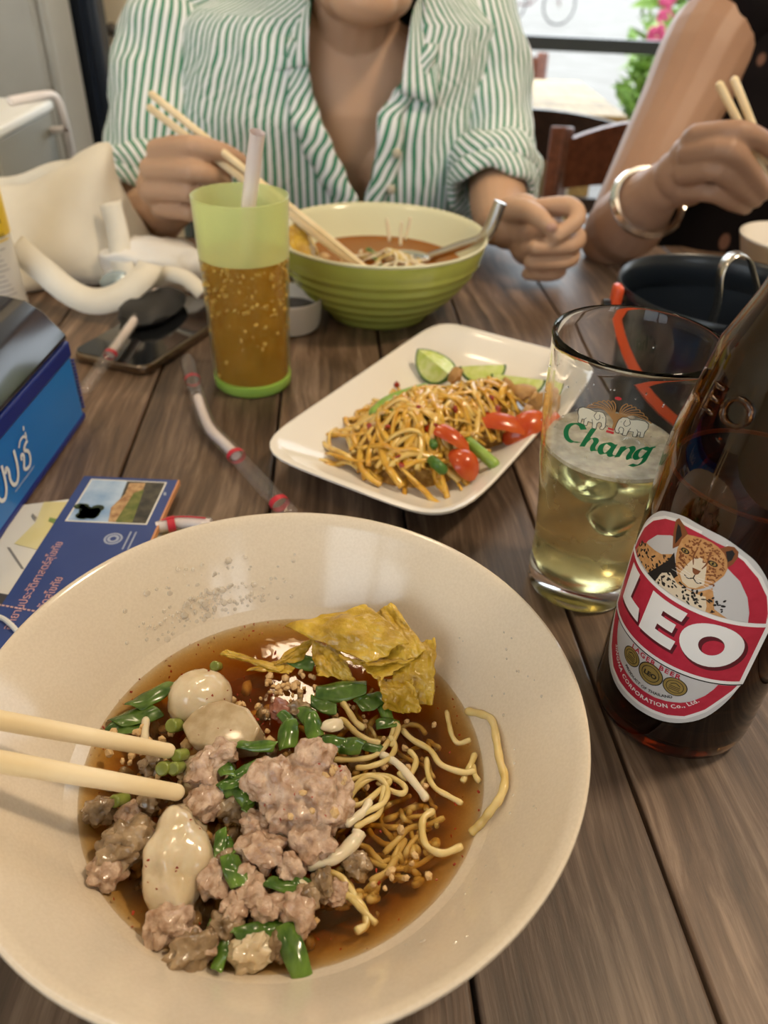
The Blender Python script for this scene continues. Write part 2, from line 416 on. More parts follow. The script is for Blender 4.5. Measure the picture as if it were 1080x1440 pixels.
tag(MB().tube([w0, w0.lerp(wb, .5), wb], .0045, 10, cap=False).build('drinking_straw', M['straw_white']), 'short white straw end pointing out of the grey holder', 'straw')

# ceiling lamps (above and behind the camera; seen only as warm reflections)
M['lamp_on'] = mat('lamp_diffuser', (1, .9, .7), emit=(1.0, .74, .42), emit_s=14)
LAMPS = [(-.65, .20, 1.50), (.85, .45, 1.50), (-.2, 1.45, 1.50)]
for i, (lx, ly, lz) in enumerate(LAMPS):
    t = thing('ceiling_lamp', ['round warm ceiling lamp over the napkin dispenser end of the table', 'round warm ceiling lamp over the ice bucket end of the table',
              'round warm ceiling lamp behind the seated people'][i], 'lamp', (lx, ly, 1.62), 'warm ceiling lamps')
    MB().lathe([(0, .12), (.13, .12), (.13, .04), (.12, .03), (.12, .055), (0, .055)], 32, (lx, ly, lz)).build('housing', M['white_and_lit'], t)
    MB().lathe([(0, .0), (.06, .008), (.10, .022), (.118, .045), (0, .05)], 32, (lx, ly, lz)).build('diffuser', M['lamp_on'], t)
    l = bpy.data.lights.new('lamp_light', 'AREA'); l.shape = 'DISK'; l.size = .22; l.energy = [3.0, 24, 6][i]; l.color = (1.0, .80, .57)
    lo = bpy.data.objects.new('lamp_light', l); C.objects.link(lo); lo.parent = t; lo.location = (0, 0, lz - .01 - 1.62)

# ---------------------------------------------------------------- the wooden table
TA = radians(5.4)          # boards run away from the camera, turned a little
TR = Matrix.Rotation(TA, 4, 'Z')
TY0, TY1 = -.16, .93
table = thing('dining_table', 'dark brown dining table of worn wooden boards', 'table', (0, .4, FZ))
seams = [-.70, -.595, -.49, -.385, -.27, -.164, -.064, .02, .101, .205, .30, .395, .50, .60, .70, .80]
for i, (a, b_) in enumerate(zip(seams, seams[1:])):
    g = .0009
    up = random.uniform(-.0007, .0)
    mb = MB()
    # board in table axes, then turned with the object
    ox = (a + b_) / 2
    mb.box((a + g - ox, TY0 - .4, -.028), (b_ - g - ox, TY1 - .4, up))
    o = mb.build('board', M['wood'], None, origin=(0, 0, 0))
    bevel(o, .0016, 2)
    o.parent = table
    P = TR @ Vector((ox + .028, .4, 0))
    o.location = Vector((P.x, P.y, 0)) - Vector(table.location)
    o.rotation_euler = (0, 0, TA)
def tpt(x, y, z): p = TR @ Vector((x + .028, y, 0)); return Vector((p.x, p.y, z))
def tbox(name, lo, hi):
    mb = MB(); mb.box((lo[0] + .028, lo[1], lo[2]), (hi[0] + .028, hi[1], hi[2]), mat=TR); o = mb.build(name, M['wood'], table); bevel(o, .003); return o
for yy in (TY0 + .05, TY1 - .09): tbox('apron', (-.62, yy, -.11), (.72, yy + .03, -.028))
for xx in (-.62, .69): tbox('apron', (xx, TY0 + .08, -.11), (xx + .03, TY1 - .09, -.028))
for xx in (-.65, .68):
    for yy in (TY0 + .03, TY1 - .10): tbox('leg', (xx, yy, FZ), (xx + .06, yy + .06, -.028))

# ---------------------------------------------------------------- things outside and behind
def chair(name, label, x, y, rz, mt, w=.40, top=.83, group=None):
    """ladder-back dining chair; front looks to -y before turning"""
    t = thing(name, label, 'chair', (x, y, FZ), group)
    R = Matrix.Translation((x, y, FZ)) @ Matrix.Rotation(rz, 4, 'Z')
    def bx(nm, lo, hi, bv=.004):
        o = MB().box(lo, hi, mat=R).build(nm, mt, t); bevel(o, bv); return o
    h = w / 2
    bx('seat', (-h, -.20, .42), (h, .20, .455), .01)
    for sx in (-1, 1):
        bx('leg', (sx * (h - .02) - .02, -.20, 0), (sx * (h - .02) + .02, -.16, .42))
        o = MB().tube([R @ Vector(p) for p in ((sx*(h-.02), .18, 0), (sx*(h-.02), .185, .45), (sx*(h-.02), .235, top))], .0215, 4).build('back_post', mt, t); bevel(o, .004)
    # curved top rail and lower slats
    def rail(nm, z0, z1, bow, arch):
        rows = []
        for zz, k in ((0, 0), (1, 1)):
            r1, r2 = [], []
            for i in range(13):
                u = i / 12 * 2 - 1; z = lerp(z0, z1, zz) + (arch * (1 - u * u) if k else arch * .3 * (1 - u * u))
                yb = .185 + (z - .45) / (top - .45) * .05 + bow * (1 - u * u)
                r1.append(R @ Vector((u * (h - .03), yb - .009, z))); r2.append(R @ Vector((u * (h - .03), yb + .009, z)))
            rows.append((r1, r2))
        P = [rows[0][0], rows[1][0], rows[1][1], rows[0][1], rows[0][0]]
        mb = MB(); mb.grid(P); return mb.build(nm, mt, t)
    rail('top_rail', top - .095, top - .02, .02, .035)
    rail('slat', top - .20, top - .165, .02, .0)
    rail('slat', top - .275, top - .24, .02, .0)
    for sx in (-.33, 0, .33):
        o = MB().tube([R @ Vector((sx * w * .9, .19, .46)), R @ Vector((sx * w * .9, .222, top - .27))], .013, 4).build('spindle', mt, t)
    for zz in (.12, .22):
        bx('stretcher', (-h + .03, -.185, zz), (h - .03, -.172, zz + .02)); 
    for sx in (-1, 1): bx('stretcher', (sx * (h - .02) - .007, -.16, .16), (sx * (h - .02) + .007, .18, .18))
    return t
pb = aty(745, 152, 1.78)
chair('wooden_chair', 'wooden chair coloured dark for backlight, with arched top rail, pushed to the neighbouring table', pb.x, 1.78 + .235, pi, M['backlit_stem_wood'], w=.52, top=pb.z - FZ - .012)
pb = aty(768, 74, 2.95)
chair('wooden_chair', 'red-brown wooden chair between the light varnished table and the railing', pb.x - .19, 2.95 - .235, 0, M['chairwood'], top=pb.z - FZ)
nt = thing('cafe_table', 'light varnished wooden table behind the striped shirt', 'table', (.6, 2.27, FZ))
M['lightwood'] = wood_mat('light_table_wood', (.30,.20,.09), (.46,.34,.15), (.58,.46,.22), rough=.5, bump=.05)
e1 = at(885, 165, 0.0)
for k in range(5):
    y0 = 1.96 + k * .125
    o = MB().box((e1.x - .85, y0, -.028), (e1.x, y0 + .1235, 0)).build('board', M['lightwood'], nt); bevel(o, .002)
for xx in (e1.x - .80, e1.x - .10):
    for yy in (2.00, 2.48): MB().box((xx, yy, FZ), (xx + .05, yy + .05, -.028)).build('leg', M['lightwood'], nt, smooth=False)
MB().box((e1.x - .78, 2.01, -.09), (e1.x - .07, 2.03, -.028)).build('apron', M['lightwood'], nt, smooth=False)

rl = aty(800, 62, 3.25)
rail = thing('railing', 'dark metal railing along the open side by the road', 'railing', (0, 3.25, FZ))
MB().box((-.6, 3.225, rl.z - .022), (3.0, 3.275, rl.z + .022)).build('top_bar', M['rail'], rail, smooth=False)
MB().box((-.6, 3.235, FZ + .10), (3.0, 3.265, FZ + .13)).build('bottom_bar', M['rail'], rail, smooth=False)
for xx in (-.58, 1.42, 2.97): MB().box((xx, 3.23, FZ), (xx + .035, 3.27, rl.z - .022)).build('upright', M['rail'], rail, smooth=False)

# bicycle parked across the road
def bicycle(p, s=1.0, rz=0):
    t = thing('bicycle', 'bicycle parked across the road beyond the railing', 'bicycle', p)
    R = Matrix.Translation(p) @ Matrix.Rotation(rz, 4, 'Z')
    M['tyre'] = mat('tyre', (.05,.05,.05), rough=.7); M['bikeframe'] = mat('bike_frame', (.12,.05,.05), rough=.4)
    for sx in (-.52, .52):
        P = [R @ Vector((sx + .33*cos(a), 0, .34 + .33*sin(a))) for a in [2*pi*i/32 for i in range(33)]]
        wv = MB().tube(P, .018, 6, cap=False).build('wheel', M['tyre'], t)
        mb = MB()
        for i in range(14):
            a = 2*pi*i/14; mb.tube([R @ Vector((sx, 0, .34)), R @ Vector((sx + .32*cos(a), 0, .34 + .32*sin(a)))], .003, 4)
        mb.build('spokes', M['steel'], wv)
    def bar(nm, a, b, r=.016): MB().tube([R @ Vector(a), R @ Vector(b)], r, 8).build(nm, M['bikeframe'], t)
    bar('frame_tube', (-.52,0,.34), (-.1,0,.32)); bar('frame_tube', (-.1,0,.32), (.33,0,.75)); bar('frame_tube', (-.1,0,.32), (-.22,0,.80))
    bar('frame_tube', (-.2,0,.72), (.33,0,.80)); bar('fork', (.52,0,.34), (.32,0,.95)); bar('frame_tube', (-.52,0,.34), (-.2,0,.72), .01)
    bar('handlebar', (.32,-.25,.98), (.32,.25,.98), .012)
    mb = MB(); mb.ball(R @ Vector((-.23,0,.84)), (.13,.07,.03)); mb.build('saddle', M['tyre'], t)
bp_ = at(748, 34, FZ - .02)
bicycle((bp_.x, bp_.y, FZ - .02), rz=.15)

# flowering bush by the road
M['leaf'] = mat('leaf', (.10,.20,.02), rough=.5, col2=(.20,.32,.05), scale=9)
M['petal'] = mat('petal', (.45,.05,.13), rough=.5)
def bush(p, rx, rz_, n, label, flowers=0):
    t = thing('flowering_bush', label, 'bush', p)
    mb = MB()
    for i in range(n):
        th = random.uniform(0, 2*pi); ph = math.acos(random.uniform(-.5, 1)); r = random.uniform(.65, 1.0)
        c = Vector(p) + Vector((rx*r*sin(ph)*cos(th), rx*.7*r*sin(ph)*sin(th), rz_*.55 + rz_*.5*r*cos(ph)))
        Rm = rot(random.uniform(-1,1), random.uniform(-1,1), random.uniform(0,6.3)); l = random.uniform(.05, .10)
        mb.add([c + Rm @ Vector(q) for q in ((-l,0,0),(0,-l*.4,.01),(l,0,0),(0,l*.4,.01))], [(0,1,2,3)])
    mb.build('foliage', M['leaf'], t, smooth=False, recalc=False)
    mb = MB()
    for k in range(7):
        a = k*.9; mb.tube([Vector(p), Vector(p) + Vector((rx*.5*cos(a), rx*.4*sin(a), rz_*.7))], [.015, .006], 6)
    mb.build('stem', M['backlit_stem_wood'], t)
    for i in range(flowers):
        th = random.uniform(0, 6.28); c = Vector(p) + Vector((rx*.9*cos(th), -rx*.6, rz_*random.uniform(.5, 1.0)))
        mb = MB()
        for k in range(5):
            a = k*2*pi/5; mb.ball(c + Vector((cos(a)*.03, -.01, sin(a)*.03)), (.03,.012,.03), 1)
        mb.build('flower', M['petal'], t)
b1 = aty(960, 20, 4.7)
bush((b1.x + .12, 4.7, FZ), .36, .80, 700, 'bright green flowering bush by the road behind the raised arm', 9)
b2 = aty(985, 0, 5.6)
bush((b2.x + .4, 5.8, FZ), .75, 1.15, 900, 'taller green bush by the road behind the dark dress', 6)

# ================================================================ BIG NOODLE BOWL
BC = Vector((-.0337, .1759, 0)); BZ = .026      # bowl axis, broth level
bowl_prof = [(0, .0045), (.040, .0045), (.041, .0), (.047, .0), (.049, .0035), (.058, .010), (.075, .0235), (.090, .0395), (.102, .0545), (.1075, .0615),
             (.1092, .0632), (.1097, .0638), (.1095, .0650), (.1085, .0654), (.1068, .0645), (.1045, .0612), (.0990, .0545), (.0893, .0415), (.0785, .0262),
             (.0700, .0165), (.058, .0095), (.035, .0070), (0, .0068)]
o = MB().lathe(bowl_prof, 128, BC).build('noodle_bowl', M['melamine'], origin=(BC.x, BC.y, 0))
tag(o, 'large cream melamine bowl of noodle soup with a wide flared rim', 'bowl')

def broth_disc(c, r, z, zb, name, label, m, seg=96):
    mb = MB(); rows = []
    mb.lathe([(0, zb), (r * .62, zb), (r * .89, lerp(zb, z, .4)), (r, z - .0004), (r + .0002, z + .0004), (r - .0012, z), (r * .66, z), (r * .33, z), (0, z)], seg, (c.x, c.y, 0))
    return tag(mb.build(name, m, origin=(c.x, c.y, zb)), label, 'broth')
broth_disc(BC, .0786, BZ, .0075, 'broth', 'clear brown broth filling the cream melamine bowl', M['broth'])

LANDMARKS = [(281,982,'the pointed fish ball'),(250,1204,'the bean-shaped fish ball'),(318,1024,'the fish cake'),(425,1110,'the big pork lump'),(520,910,'the wonton pile'),(245,1085,'the chopstick tips'),
 (165,1190,'the stewed meat'),(360,1310,'the pale pork fat cube'),(412,1335,'the large scallion leaf'),(560,1095,'the curled noodles'),(640,1060,'the noodle on the bowl wall'),(540,1250,'the sunken noodles'),(440,1010,'the scallion heap'),(190,1000,'the herb leaves')]
def near(px, py): return min(LANDMARKS, key=lambda l: hypot(px - l[0], py - l[1]))[2]
def lump(d, seed, f=2.2, a=.22, f2=6, a2=.09):
    p = Vector(d) * f + Vector((seed * 3.1, seed * 1.7, seed))
    q = Vector(d) * f2 + Vector((seed, seed * 2.3, -seed))
    return 1 + a * noise.noise(p) + a2 * noise.noise(q) + .04 * noise.noise(q * 2.5)
def item(name, label, cat, m, px, py, z, rad, rz=0, group=None, seed=None, sub=3, rx=0, ry=0, **k):
    c = at(px, py, z); seed = random.random() * 50 if seed is None else seed
    mb = MB(); mb.ball(c, rad, sub, lambda d: lump(d, seed, **k), rot(rx, ry, rz))
    return tag(mb.build(name, m), label, cat, group)
PX = .000275
M['sausage'] = mat('sausage', (.22,.075,.045), rough=.25, coat=.4, col2=(.36,.15,.10), scale=200)
# fish balls, fish cake
item('fish_ball', 'smooth pale fish ball with a pointed top beside the wilted leaf', 'fish ball', M['fishball'], 281, 982, .030, (.0130, .0118, .0120), .3, f=1.2, a=.10, f2=3, a2=.02, seed=3, sub=4)
item('fish_ball', 'large pale fish ball shaped like a bean beside the stewed meat', 'fish ball', M['fishball'], 250, 1204, .029, (.0116, .0172, .0112), .12, f=1.5, a=.34, f2=4, a2=.06, seed=11, sub=4)
cc = at(318, 1024, .031)
mb = MB(); Rm = Matrix.Translation(cc) @ rot(.25, -.12, -.25)
pl = [(-.0165,-.004),(-.013,.006),(-.003,.0095),(.008,.008),(.016,.001),(.015,-.007),(.003,-.0105),(-.010,-.0105)]
n = len(pl); vs = [Rm @ Vector((x, y, .0055)) for x, y in pl] + [Rm @ Vector((x, y, -.0055)) for x, y in pl]
mb.add(vs, [tuple(range(n)), tuple(range(2*n-1, n-1, -1))] + [(i, i+n, (i+1)%n+n, (i+1)%n) for i in range(n)])
o = mb.build('fish_cake', M['fishcake'], sharp=0); bevel(o, .0014, 3, 25)
tag(o, 'thick grey-brown slice of fish cake leaning on the pale fish ball', 'fish cake')
item('fish_ball', 'half hidden fish ball sunk under the chopstick tips', 'fish ball', M['fishball'], 292, 1092, .022, (.012, .010, .009), 0, f=1.2, a=.1)
item('fish_ball', 'brownish sunken fish ball below the large pork lump', 'fish ball', M['fishcake'], 398, 1172, .024, (.012, .010, .010), 0, f=1.2, a=.1)

# minced pork: one big lump and many small ones
big = thing('minced_pork', 'big pinkish lump of minced pork on top of the soup', 'pork', at(425, 1120, .03))
mb = MB()
for (px, py, z, r) in ((428,1098,.038,.0105),(380,1098,.042,.0085),(452,1128,.035,.0110),(415,1134,.035,.0105),(442,1068,.043,.0078),(468,1105,.036,.0075),(392,1084,.043,.0050),(443,1050,.0455,.0034),(405,1118,.040,.0060),(470,1140,.034,.0065),(385,1120,.037,.0060),(430,1150,.034,.0065)):
    s = random.random() * 40
    mb.ball(at(px, py, z), (r*1.02, r*.95, r*.9), 3, lambda d: lump(d, s, 2.0, .42, 5, .20))
o = mb.build('lump', M['pork'], big, sharp=0)
r_ = o.modifiers.new('remesh', 'REMESH'); r_.mode = 'VOXEL'; r_.voxel_size = .0007; r_.use_smooth_shade = True
tx = bpy.data.textures.new('pork_clouds', 'CLOUDS'); tx.noise_scale = .0026; tx.noise_depth = 4
dsp = o.modifiers.new('grain', 'DISPLACE'); dsp.texture = tx; dsp.strength = .0027; dsp.mid_level = .5; dsp.texture_coords = 'LOCAL'
porks = [(440,1183,.033,.0072,'pork'),(290,1082,.033,.0070,'pork'),(312,1062,.035,.0062,'pork'),(288,1128,.031,.0066,'pork'),(330,1135,.028,.0060,'pork_dark'),
 (372,1196,.031,.0066,'pork'),(300,1235,.029,.0060,'pork'),(352,1258,.030,.0058,'pork'),(375,1278,.029,.0050,'pork'),(418,1285,.030,.0058,'pork'),(430,1262,.030,.0046,'pork_dark'),
 (236,1300,.029,.0068,'pork'),(270,1338,.029,.0066,'pork_dark'),(282,1330,.028,.0050,'pork'),(180,1180,.031,.0085,'pork_dark'),(165,1200,.030,.0070,'pork_dark'),(150,1225,.029,.0058,'pork'),
 (140,1140,.028,.0058,'pork_dark'),(185,1150,.028,.0056,'pork'),(205,1135,.027,.0048,'pork_dark'),(355,1338,.028,.0062,'fishball'),(345,1230,.030,.0044,'pork'),(318,1300,.028,.0050,'pork_dark'),
 (410,1218,.031,.0050,'pork'),(455,1245,.028,.0050,'pork_dark'),(395,1330,.027,.0045,'pork_dark'),(215,1075,.027,.0046,'pork_dark'),(420,1000,.031,.0045,'pork_dark'),(395,1000,.031,.0042,'sausage'),
 (500,1215,.026,.0045,'pork_dark'),(360,1160,.031,.0055,'pork'),(330,1275,.030,.0048,'pork'),(310,1210,.029,.0048,'pork_dark'),(475,1255,.026,.0042,'pork')]
for i, (px, py, z, r, k) in enumerate(porks):
    lab, nm, ct = {'pork': ('small crumb of pinkish minced pork beside ' + near(px, py), 'pork_crumb', 'pork'), 'pork_dark': ('small greyish brown scrap of stewed meat beside ' + near(px, py), 'meat_scrap', 'meat'),
              'fishball': ('small pale cube of pork fat beside the large scallion leaf', 'pork_fat', 'pork fat'), 'sausage': ('small dark pink scrap of sausage beside the scallions', 'sausage_scrap', 'sausage')}[k]
    item(nm, lab, ct, M[k], px, py, z, (r*random.uniform(.95,1.25), r*random.uniform(.8,1.05), r*.85), random.uniform(0,3), {'pork':'pork crumbs in the soup','pork_dark':'meat scraps in the soup'}.get(k), sub=4, f=1.8, a=.45, f2=4.5, a2=.16)

# murky crumbs hanging in the broth, too many and small to tell apart
mb = MB(); mb2 = MB()
for k in range(420):
    x, y = random.gauss(300, 95), random.gauss(1160, 110); c = at(x, y, random.uniform(.0165, .0250))
    if hypot(c.x - BC.x, c.y - BC.y) > .068: continue
    s = random.uniform(.0010, .0038); sd = random.random()*50
    (mb if k % 3 else mb2).ball(c, (s*1.3, s, s*.8), 2 if s > .002 else 1, lambda d: lump(d, sd, 2, .4), rot(k, k*2, k))
tag(mb.build('sunken_crumbs', M['pork_dark'], sharp=0), 'brown meat crumbs sunk in the murky broth among the fish balls', 'crumbs', kind='stuff')
tag(mb2.build('sunken_peanut_crumbs', M['peanut'], sharp=0), 'tan peanut crumbs sunk in the brown broth', 'crumbs', kind='stuff')
# ---- noodles
def strand(pts, r, m, name, label, cat, group, n=6, seg=8):
    P = cr(pts, n); k = len(P)
    rr = [r * (1 + .08 * sin(i * .9)) * (.75 if i in (0, k-1) else 1) for i in range(k)]
    return tag(MB().tube(P, rr, seg).build(name, m, sharp=0), label, cat, group)
strand([at(655,1000,.027), at(676,1004,.030), at(692,1013,.0335), at(698,1040,.036), at(703,1070,.0365), at(710,1095,.038), at(704,1120,.037), at(690,1140,.034), at(676,1158,.029), at(662,1172,.0255)],
       .00160, M['noodle'], 'noodle', 'yellow egg noodle lying up the side of the bowl', 'noodle', None, 8, 10)
def np_(pts, z, r=.0015, lab='yellow egg noodle curled at the surface', g='egg noodles in the soup', m='noodle'):
    zs = z if hasattr(z, '__len__') else [z] * len(pts)
    return strand([at(x, y, zz) for (x, y), zz in zip(pts, zs)], r, M[m], 'noodle', lab + ' beside ' + near(*pts[len(pts)//2]), 'noodle', g)
hand = [
 ([(470,1110),(500,1095),(530,1090),(556,1096),(570,1108),(565,1116),(545,1110),(530,1100)], .029),
 ([(480,1135),(510,1130),(535,1110),(548,1098),(530,1092),(505,1105),(490,1125)], .030),
 ([(490,1155),(520,1140),(540,1128),(545,1110),(535,1095),(515,1092),(495,1110)], .031),
 ([(498,1165),(515,1155),(532,1145),(537,1125),(540,1105)], .030),
 ([(468,1068),(500,1068),(528,1062),(548,1040),(556,1018),(560,1025),(550,1050)], .030),
 ([(565,1026),(580,1040),(605,1055),(620,1075),(650,1086),(668,1084)], .027),
 ([(600,1066),(602,1090),(612,1108),(632,1120),(650,1130)], .027),
 ([(628,1000),(632,1020),(636,1035),(645,1045),(662,1040)], .027),
 ([(668,1060),(662,1075),(655,1090),(650,1100)], .026),
 ([(665,1075),(668,1090),(675,1100)], .026),
 ([(610,1140),(596,1150),(594,1170),(600,1190),(622,1200),(650,1190)], .026),
 ([(575,1055),(585,1068),(580,1085),(570,1095),(560,1085)], .028),
 ([(500,1080),(520,1078),(545,1068),(556,1050),(548,1035)], .030),
 ([(470,1020),(480,1012),(492,1022),(500,1030),(515,1040),(535,1045)], .030),
 ([(480,985),(490,1000),(500,1015),(512,1025)], .030),
 ([(540,1200),(560,1180),(575,1165),(600,1160),(625,1150)], .024),
 ([(520,1240),(545,1225),(560,1200),(570,1180)], .024),
 ([(480,1250),(500,1270),(520,1290),(530,1300)], .0255),
 ([(470,1265),(490,1260),(510,1275),(515,1300),(500,1310)], .0255),
 ([(455,1225),(475,1230),(490,1245),(500,1262)], .027),
 ([(500,1200),(530,1215),(560,1222),(590,1215),(610,1200)], .023),
]
for pts, z in hand: np_([(x, y) for x, y in pts], [z + .0008 * sin(i * 1.7) for i in range(len(pts))], random.uniform(.0010, .0014))
for k in range(44):       # sunken tangle seen through the broth
    x = random.uniform(470, 650); y = random.uniform(1020, 1310); a = random.uniform(0, 6.3)
    pts = []; zz = []
    for i in range(8):
        pts.append((x, y)); zz.append(random.uniform(.0185, .0252)); a += random.uniform(-.9, .9); x += 17 * cos(a); y += 14 * sin(a)
        d = at(x, y, .02); r = hypot(d.x - BC.x, d.y - BC.y)
        if r > .062:
            a = atan2(-(y - 1120), 565 - x) * 1; a = atan2(1120 - y, 540 - x)
    for i_, (x_, y_) in enumerate(pts):
        d = at(x_, y_, zz[i_]); r_ = hypot(d.x - BC.x, d.y - BC.y)
        if r_ > .060: pts[i_] = (lerp(520, x_, .060/r_ * .9), lerp(1130, y_, .060/r_ * .9)); zz[i_] = max(zz[i_], .021)
    np_(pts, zz, random.uniform(.0009, .0014), 'yellow egg noodle sunk in brown broth', 'noodles under the broth surface')
for pts, z in (([(430,1215),(455,1210),(480,1200),(500,1180),(505,1170)], .030), ([(485,1160),(500,1150),(512,1140),(520,1125)], .032), ([(410,1225),(420,1240),(432,1250)], .030), ([(534,1060),(560,1075),(590,1110),(600,1125)], .029), ([(205,1010),(204,1030),(203,1045)], .028)):
    strand([at(x, y, z) for x, y in pts], [.0026, .0024, .0022, .0014, .0022][0] if len(pts) == 5 else .0016, M['noodle_pale'], 'bean_sprout', 'pale bean sprout lying among the noodles', 'bean sprout', 'bean sprouts in the soup')

# ---- scallion and herb pieces: bent strips of leaf with thickness
def strip(px, py, z, l, w, ang, bend=.8, m='scallion', tilt=0, name='scallion_piece', label='chopped green scallion piece on the soup', cat='scallion', group='scallion pieces on the soup', roll=0, curl=0):
    c = at(px, py, z); Rm = Matrix.Translation(c) @ rot(tilt, roll, 0) ; Rz = Matrix.Rotation(-ang, 4, 'Z')
    nu, nv = 7, 9; P = []
    rad = w / max(bend, .05)
    s = random.random() * 90; shear = random.uniform(-.5, .5); crl = random.uniform(-.35, .25); tw = random.uniform(-.7, .7); bend *= random.uniform(1, 1.8); rad = w / max(bend, .05)
    for i in range(nv):
        t = i / (nv - 1) - .5; row = []
        for j in range(nu):
            a = (j / (nu - 1) - .5) * bend
            x = t * l + shear * rad * sin(a); y = rad * sin(a); zz = rad * (cos(a) - 1) + (curl + crl) * (t * t) * l + tw * t * y
            k = .0012 * noise.noise(Vector((x * 300 + s, y * 300, s)))
            row.append(Rm @ (Rz @ Vector((x, y * (1 - .45 * abs(t)), zz + k))))
        P.append(row)
    o = MB().grid(P).build(name, M[m], sharp=0); solid(o, .0006); subsurf(o, 1)
    if 'green bowl' not in label: label += ' beside ' + near(px, py)
    return tag(o, label, cat, group)
D = radians
for a in [
 (432,1005,.036,.0130,.0080,D(55),1.2),(440,1022,.037,.0120,.0085,D(70),1.0),(404,1030,.0375,.0120,.0100,D(85),1.4),(360,1047,.038,.0160,.0060,D(8),1.6),
 (470,1040,.036,.0105,.0095,D(5),2.0),(495,1046,.0355,.0090,.0095,D(5),2.0),(330,1098,.036,.0120,.0095,D(-35),1.2),(316,1078,.036,.0100,.0075,D(60),1.0),(340,1118,.035,.0090,.0060,D(50),1.0),
 (350,1080,.0365,.0140,.0055,D(-40),1.0),(310,1190,.033,.0120,.0050,D(80),.8),(322,1190,.032,.0090,.0050,D(65),1.2),(330,1222,.0345,.0120,.0085,D(60),.9),(340,1240,.032,.0080,.0060,D(90),.8),
 (400,1242,.0315,.0120,.0065,D(5),.9),(425,1244,.031,.0085,.0065,D(10),.9),(366,1308,.0305,.0160,.0075,D(-18),1.3),(412,1335,.0315,.0170,.0090,D(62),1.1),(312,1300,.030,.0100,.0060,D(10),.8),
 (310,1340,.029,.0120,.0050,D(88),.6),(325,1102,.037,.008,.004,D(-20),.8),(545,1015,.031,.010,.006,D(0),.9),(540,995,.031,.012,.006,D(70),.9),(350,1130,.034,.007,.004,D(110),.7),(405,1010,.034,.009,.005,D(40),.9)]:
    strip(*a, tilt=random.uniform(-.25, .25), roll=random.uniform(-.2, .2))
for a in [(215,975,.029,.020,.010,D(-50),.8),(190,1005,.028,.018,.011,D(-30),.7),(175,1022,.0275,.012,.008,D(10),.6),(480,968,.034,.022,.012,D(-15),1.2),(455,990,.033,.012,.008,D(20),1.0),(520,985,.032,.012,.009,D(-30),.9),(425,930,.029,.012,.008,D(10),.8),(525,1050,.030,.008,.006,D(10),.7)]:
    strip(*a, m='herb', name='herb_leaf', label='dark green wilted herb leaf in the soup', cat='herb leaf', group='herb leaves in the soup', tilt=random.uniform(-.2, .2), curl=.2)
for (px, py, z, r) in ((231,1080,.031,.0038),(248,1080,.031,.0036),(253,1062,.032,.0034),(246,1020,.030,.0040),(168,1125,.029,.0034),(304,937,.027,.0032)):
    c = at(px, py, z); Rm = Matrix.Translation(c) @ rot(.7, random.uniform(-.5,.5), 0)
    mb = MB(); mb.tube([Rm @ Vector((0,0,-.0035)), Rm @ Vector((.0004,0,0)), Rm @ Vector((0,0,.0035))], r*.72, 12)
    o = mb.build('scallion_stub', M['scallion_pale'], sharp=50); bevel(o, .0006, 2, 50); tag(o, 'olive green scallion stub cut short, floating in the soup', 'scallion', 'scallion stubs in the soup')
c = at(468, 1020, .037)
mb = MB(); mb.ball(c, (.0048, .0030, .0018), 3, lambda d: lump(d, 4, 1.5, .2), rot(0, .2, .5))
tag(mb.build('garlic_slice', M['noodle_pale']), 'white scallion stem slice on top of the scallions', 'scallion')

# ---- peanut bits and chili flakes
def bit_mesh(name, m, s):
    mb = MB(); mb.ball((0,0,0), (1, .8, .65), 1, lambda d: 1 + .35 * noise.noise(Vector(d) * 2 + Vector((s, s, s)))); o = mb.build(name, m, origin=(0,0,0), smooth=False); return o
pb = [bit_mesh('peanut_bit', M['peanut'], s * 3.3) for s in range(4)]
spots = []
for cxp, cyp, sx, sy, n in ((415,965,40,25,34),(330,1010,40,20,24),(210,1050,50,25,22),(460,1110,50,50,12),(300,1200,90,70,24),(400,1290,50,40,14),(560,1060,70,50,14),(580,1240,60,50,12),(220,1240,40,30,8),(250,1100,40,20,8),(480,1000,30,20,8)):
    for k in range(n): spots.append((random.gauss(cxp, sx * .6), random.gauss(cyp, sy * .6)))
for i, (px, py) in enumerate(spots):
    z = random.uniform(.0262, .0282)
    if 350 < px < 490 and 1050 < py < 1160: z = random.uniform(.045, .048); 
    c = at(px, py, z)
    if hypot(c.x - BC.x, c.y - BC.y) > .073: continue
    src = pb[i % 4]
    o = src if i < 4 else src.copy()
    if i >= 4: C.objects.link(o)
    s = random.uniform(.0011, .0023); o.scale = (s, s, s); o.location = c; o.rotation_euler = (random.random()*6, random.random()*6, random.random()*6)
    tag(o, 'small crushed peanut bit scattered over the noodle soup', 'peanut', 'crushed peanuts on the soup')
mb = MB()
for k in range(340):
    a = random.uniform(0, 6.28); r = .0772 * sqrt(random.random()); 
    if random.random() < .3: r = random.uniform(.068, .0775)
    x, y = BC.x + r*cos(a), BC.y + r*sin(a)
    if x > .015 and random.random() < .6: continue
    s = random.uniform(.0003, .0009); Rm = rot(random.random()*6, random.random()*6, random.random()*6)
    P = Vector((x, y, BZ + .0004))
    mb.add([P + Rm @ Vector(q) * s for q in ((-1,-.6,0),(1,-.4,.2),(.7,.8,0),(-.8,.5,.3),(0,0,.5))], [(0,1,4),(1,2,4),(2,3,4),(3,0,4),(0,3,2,1)])
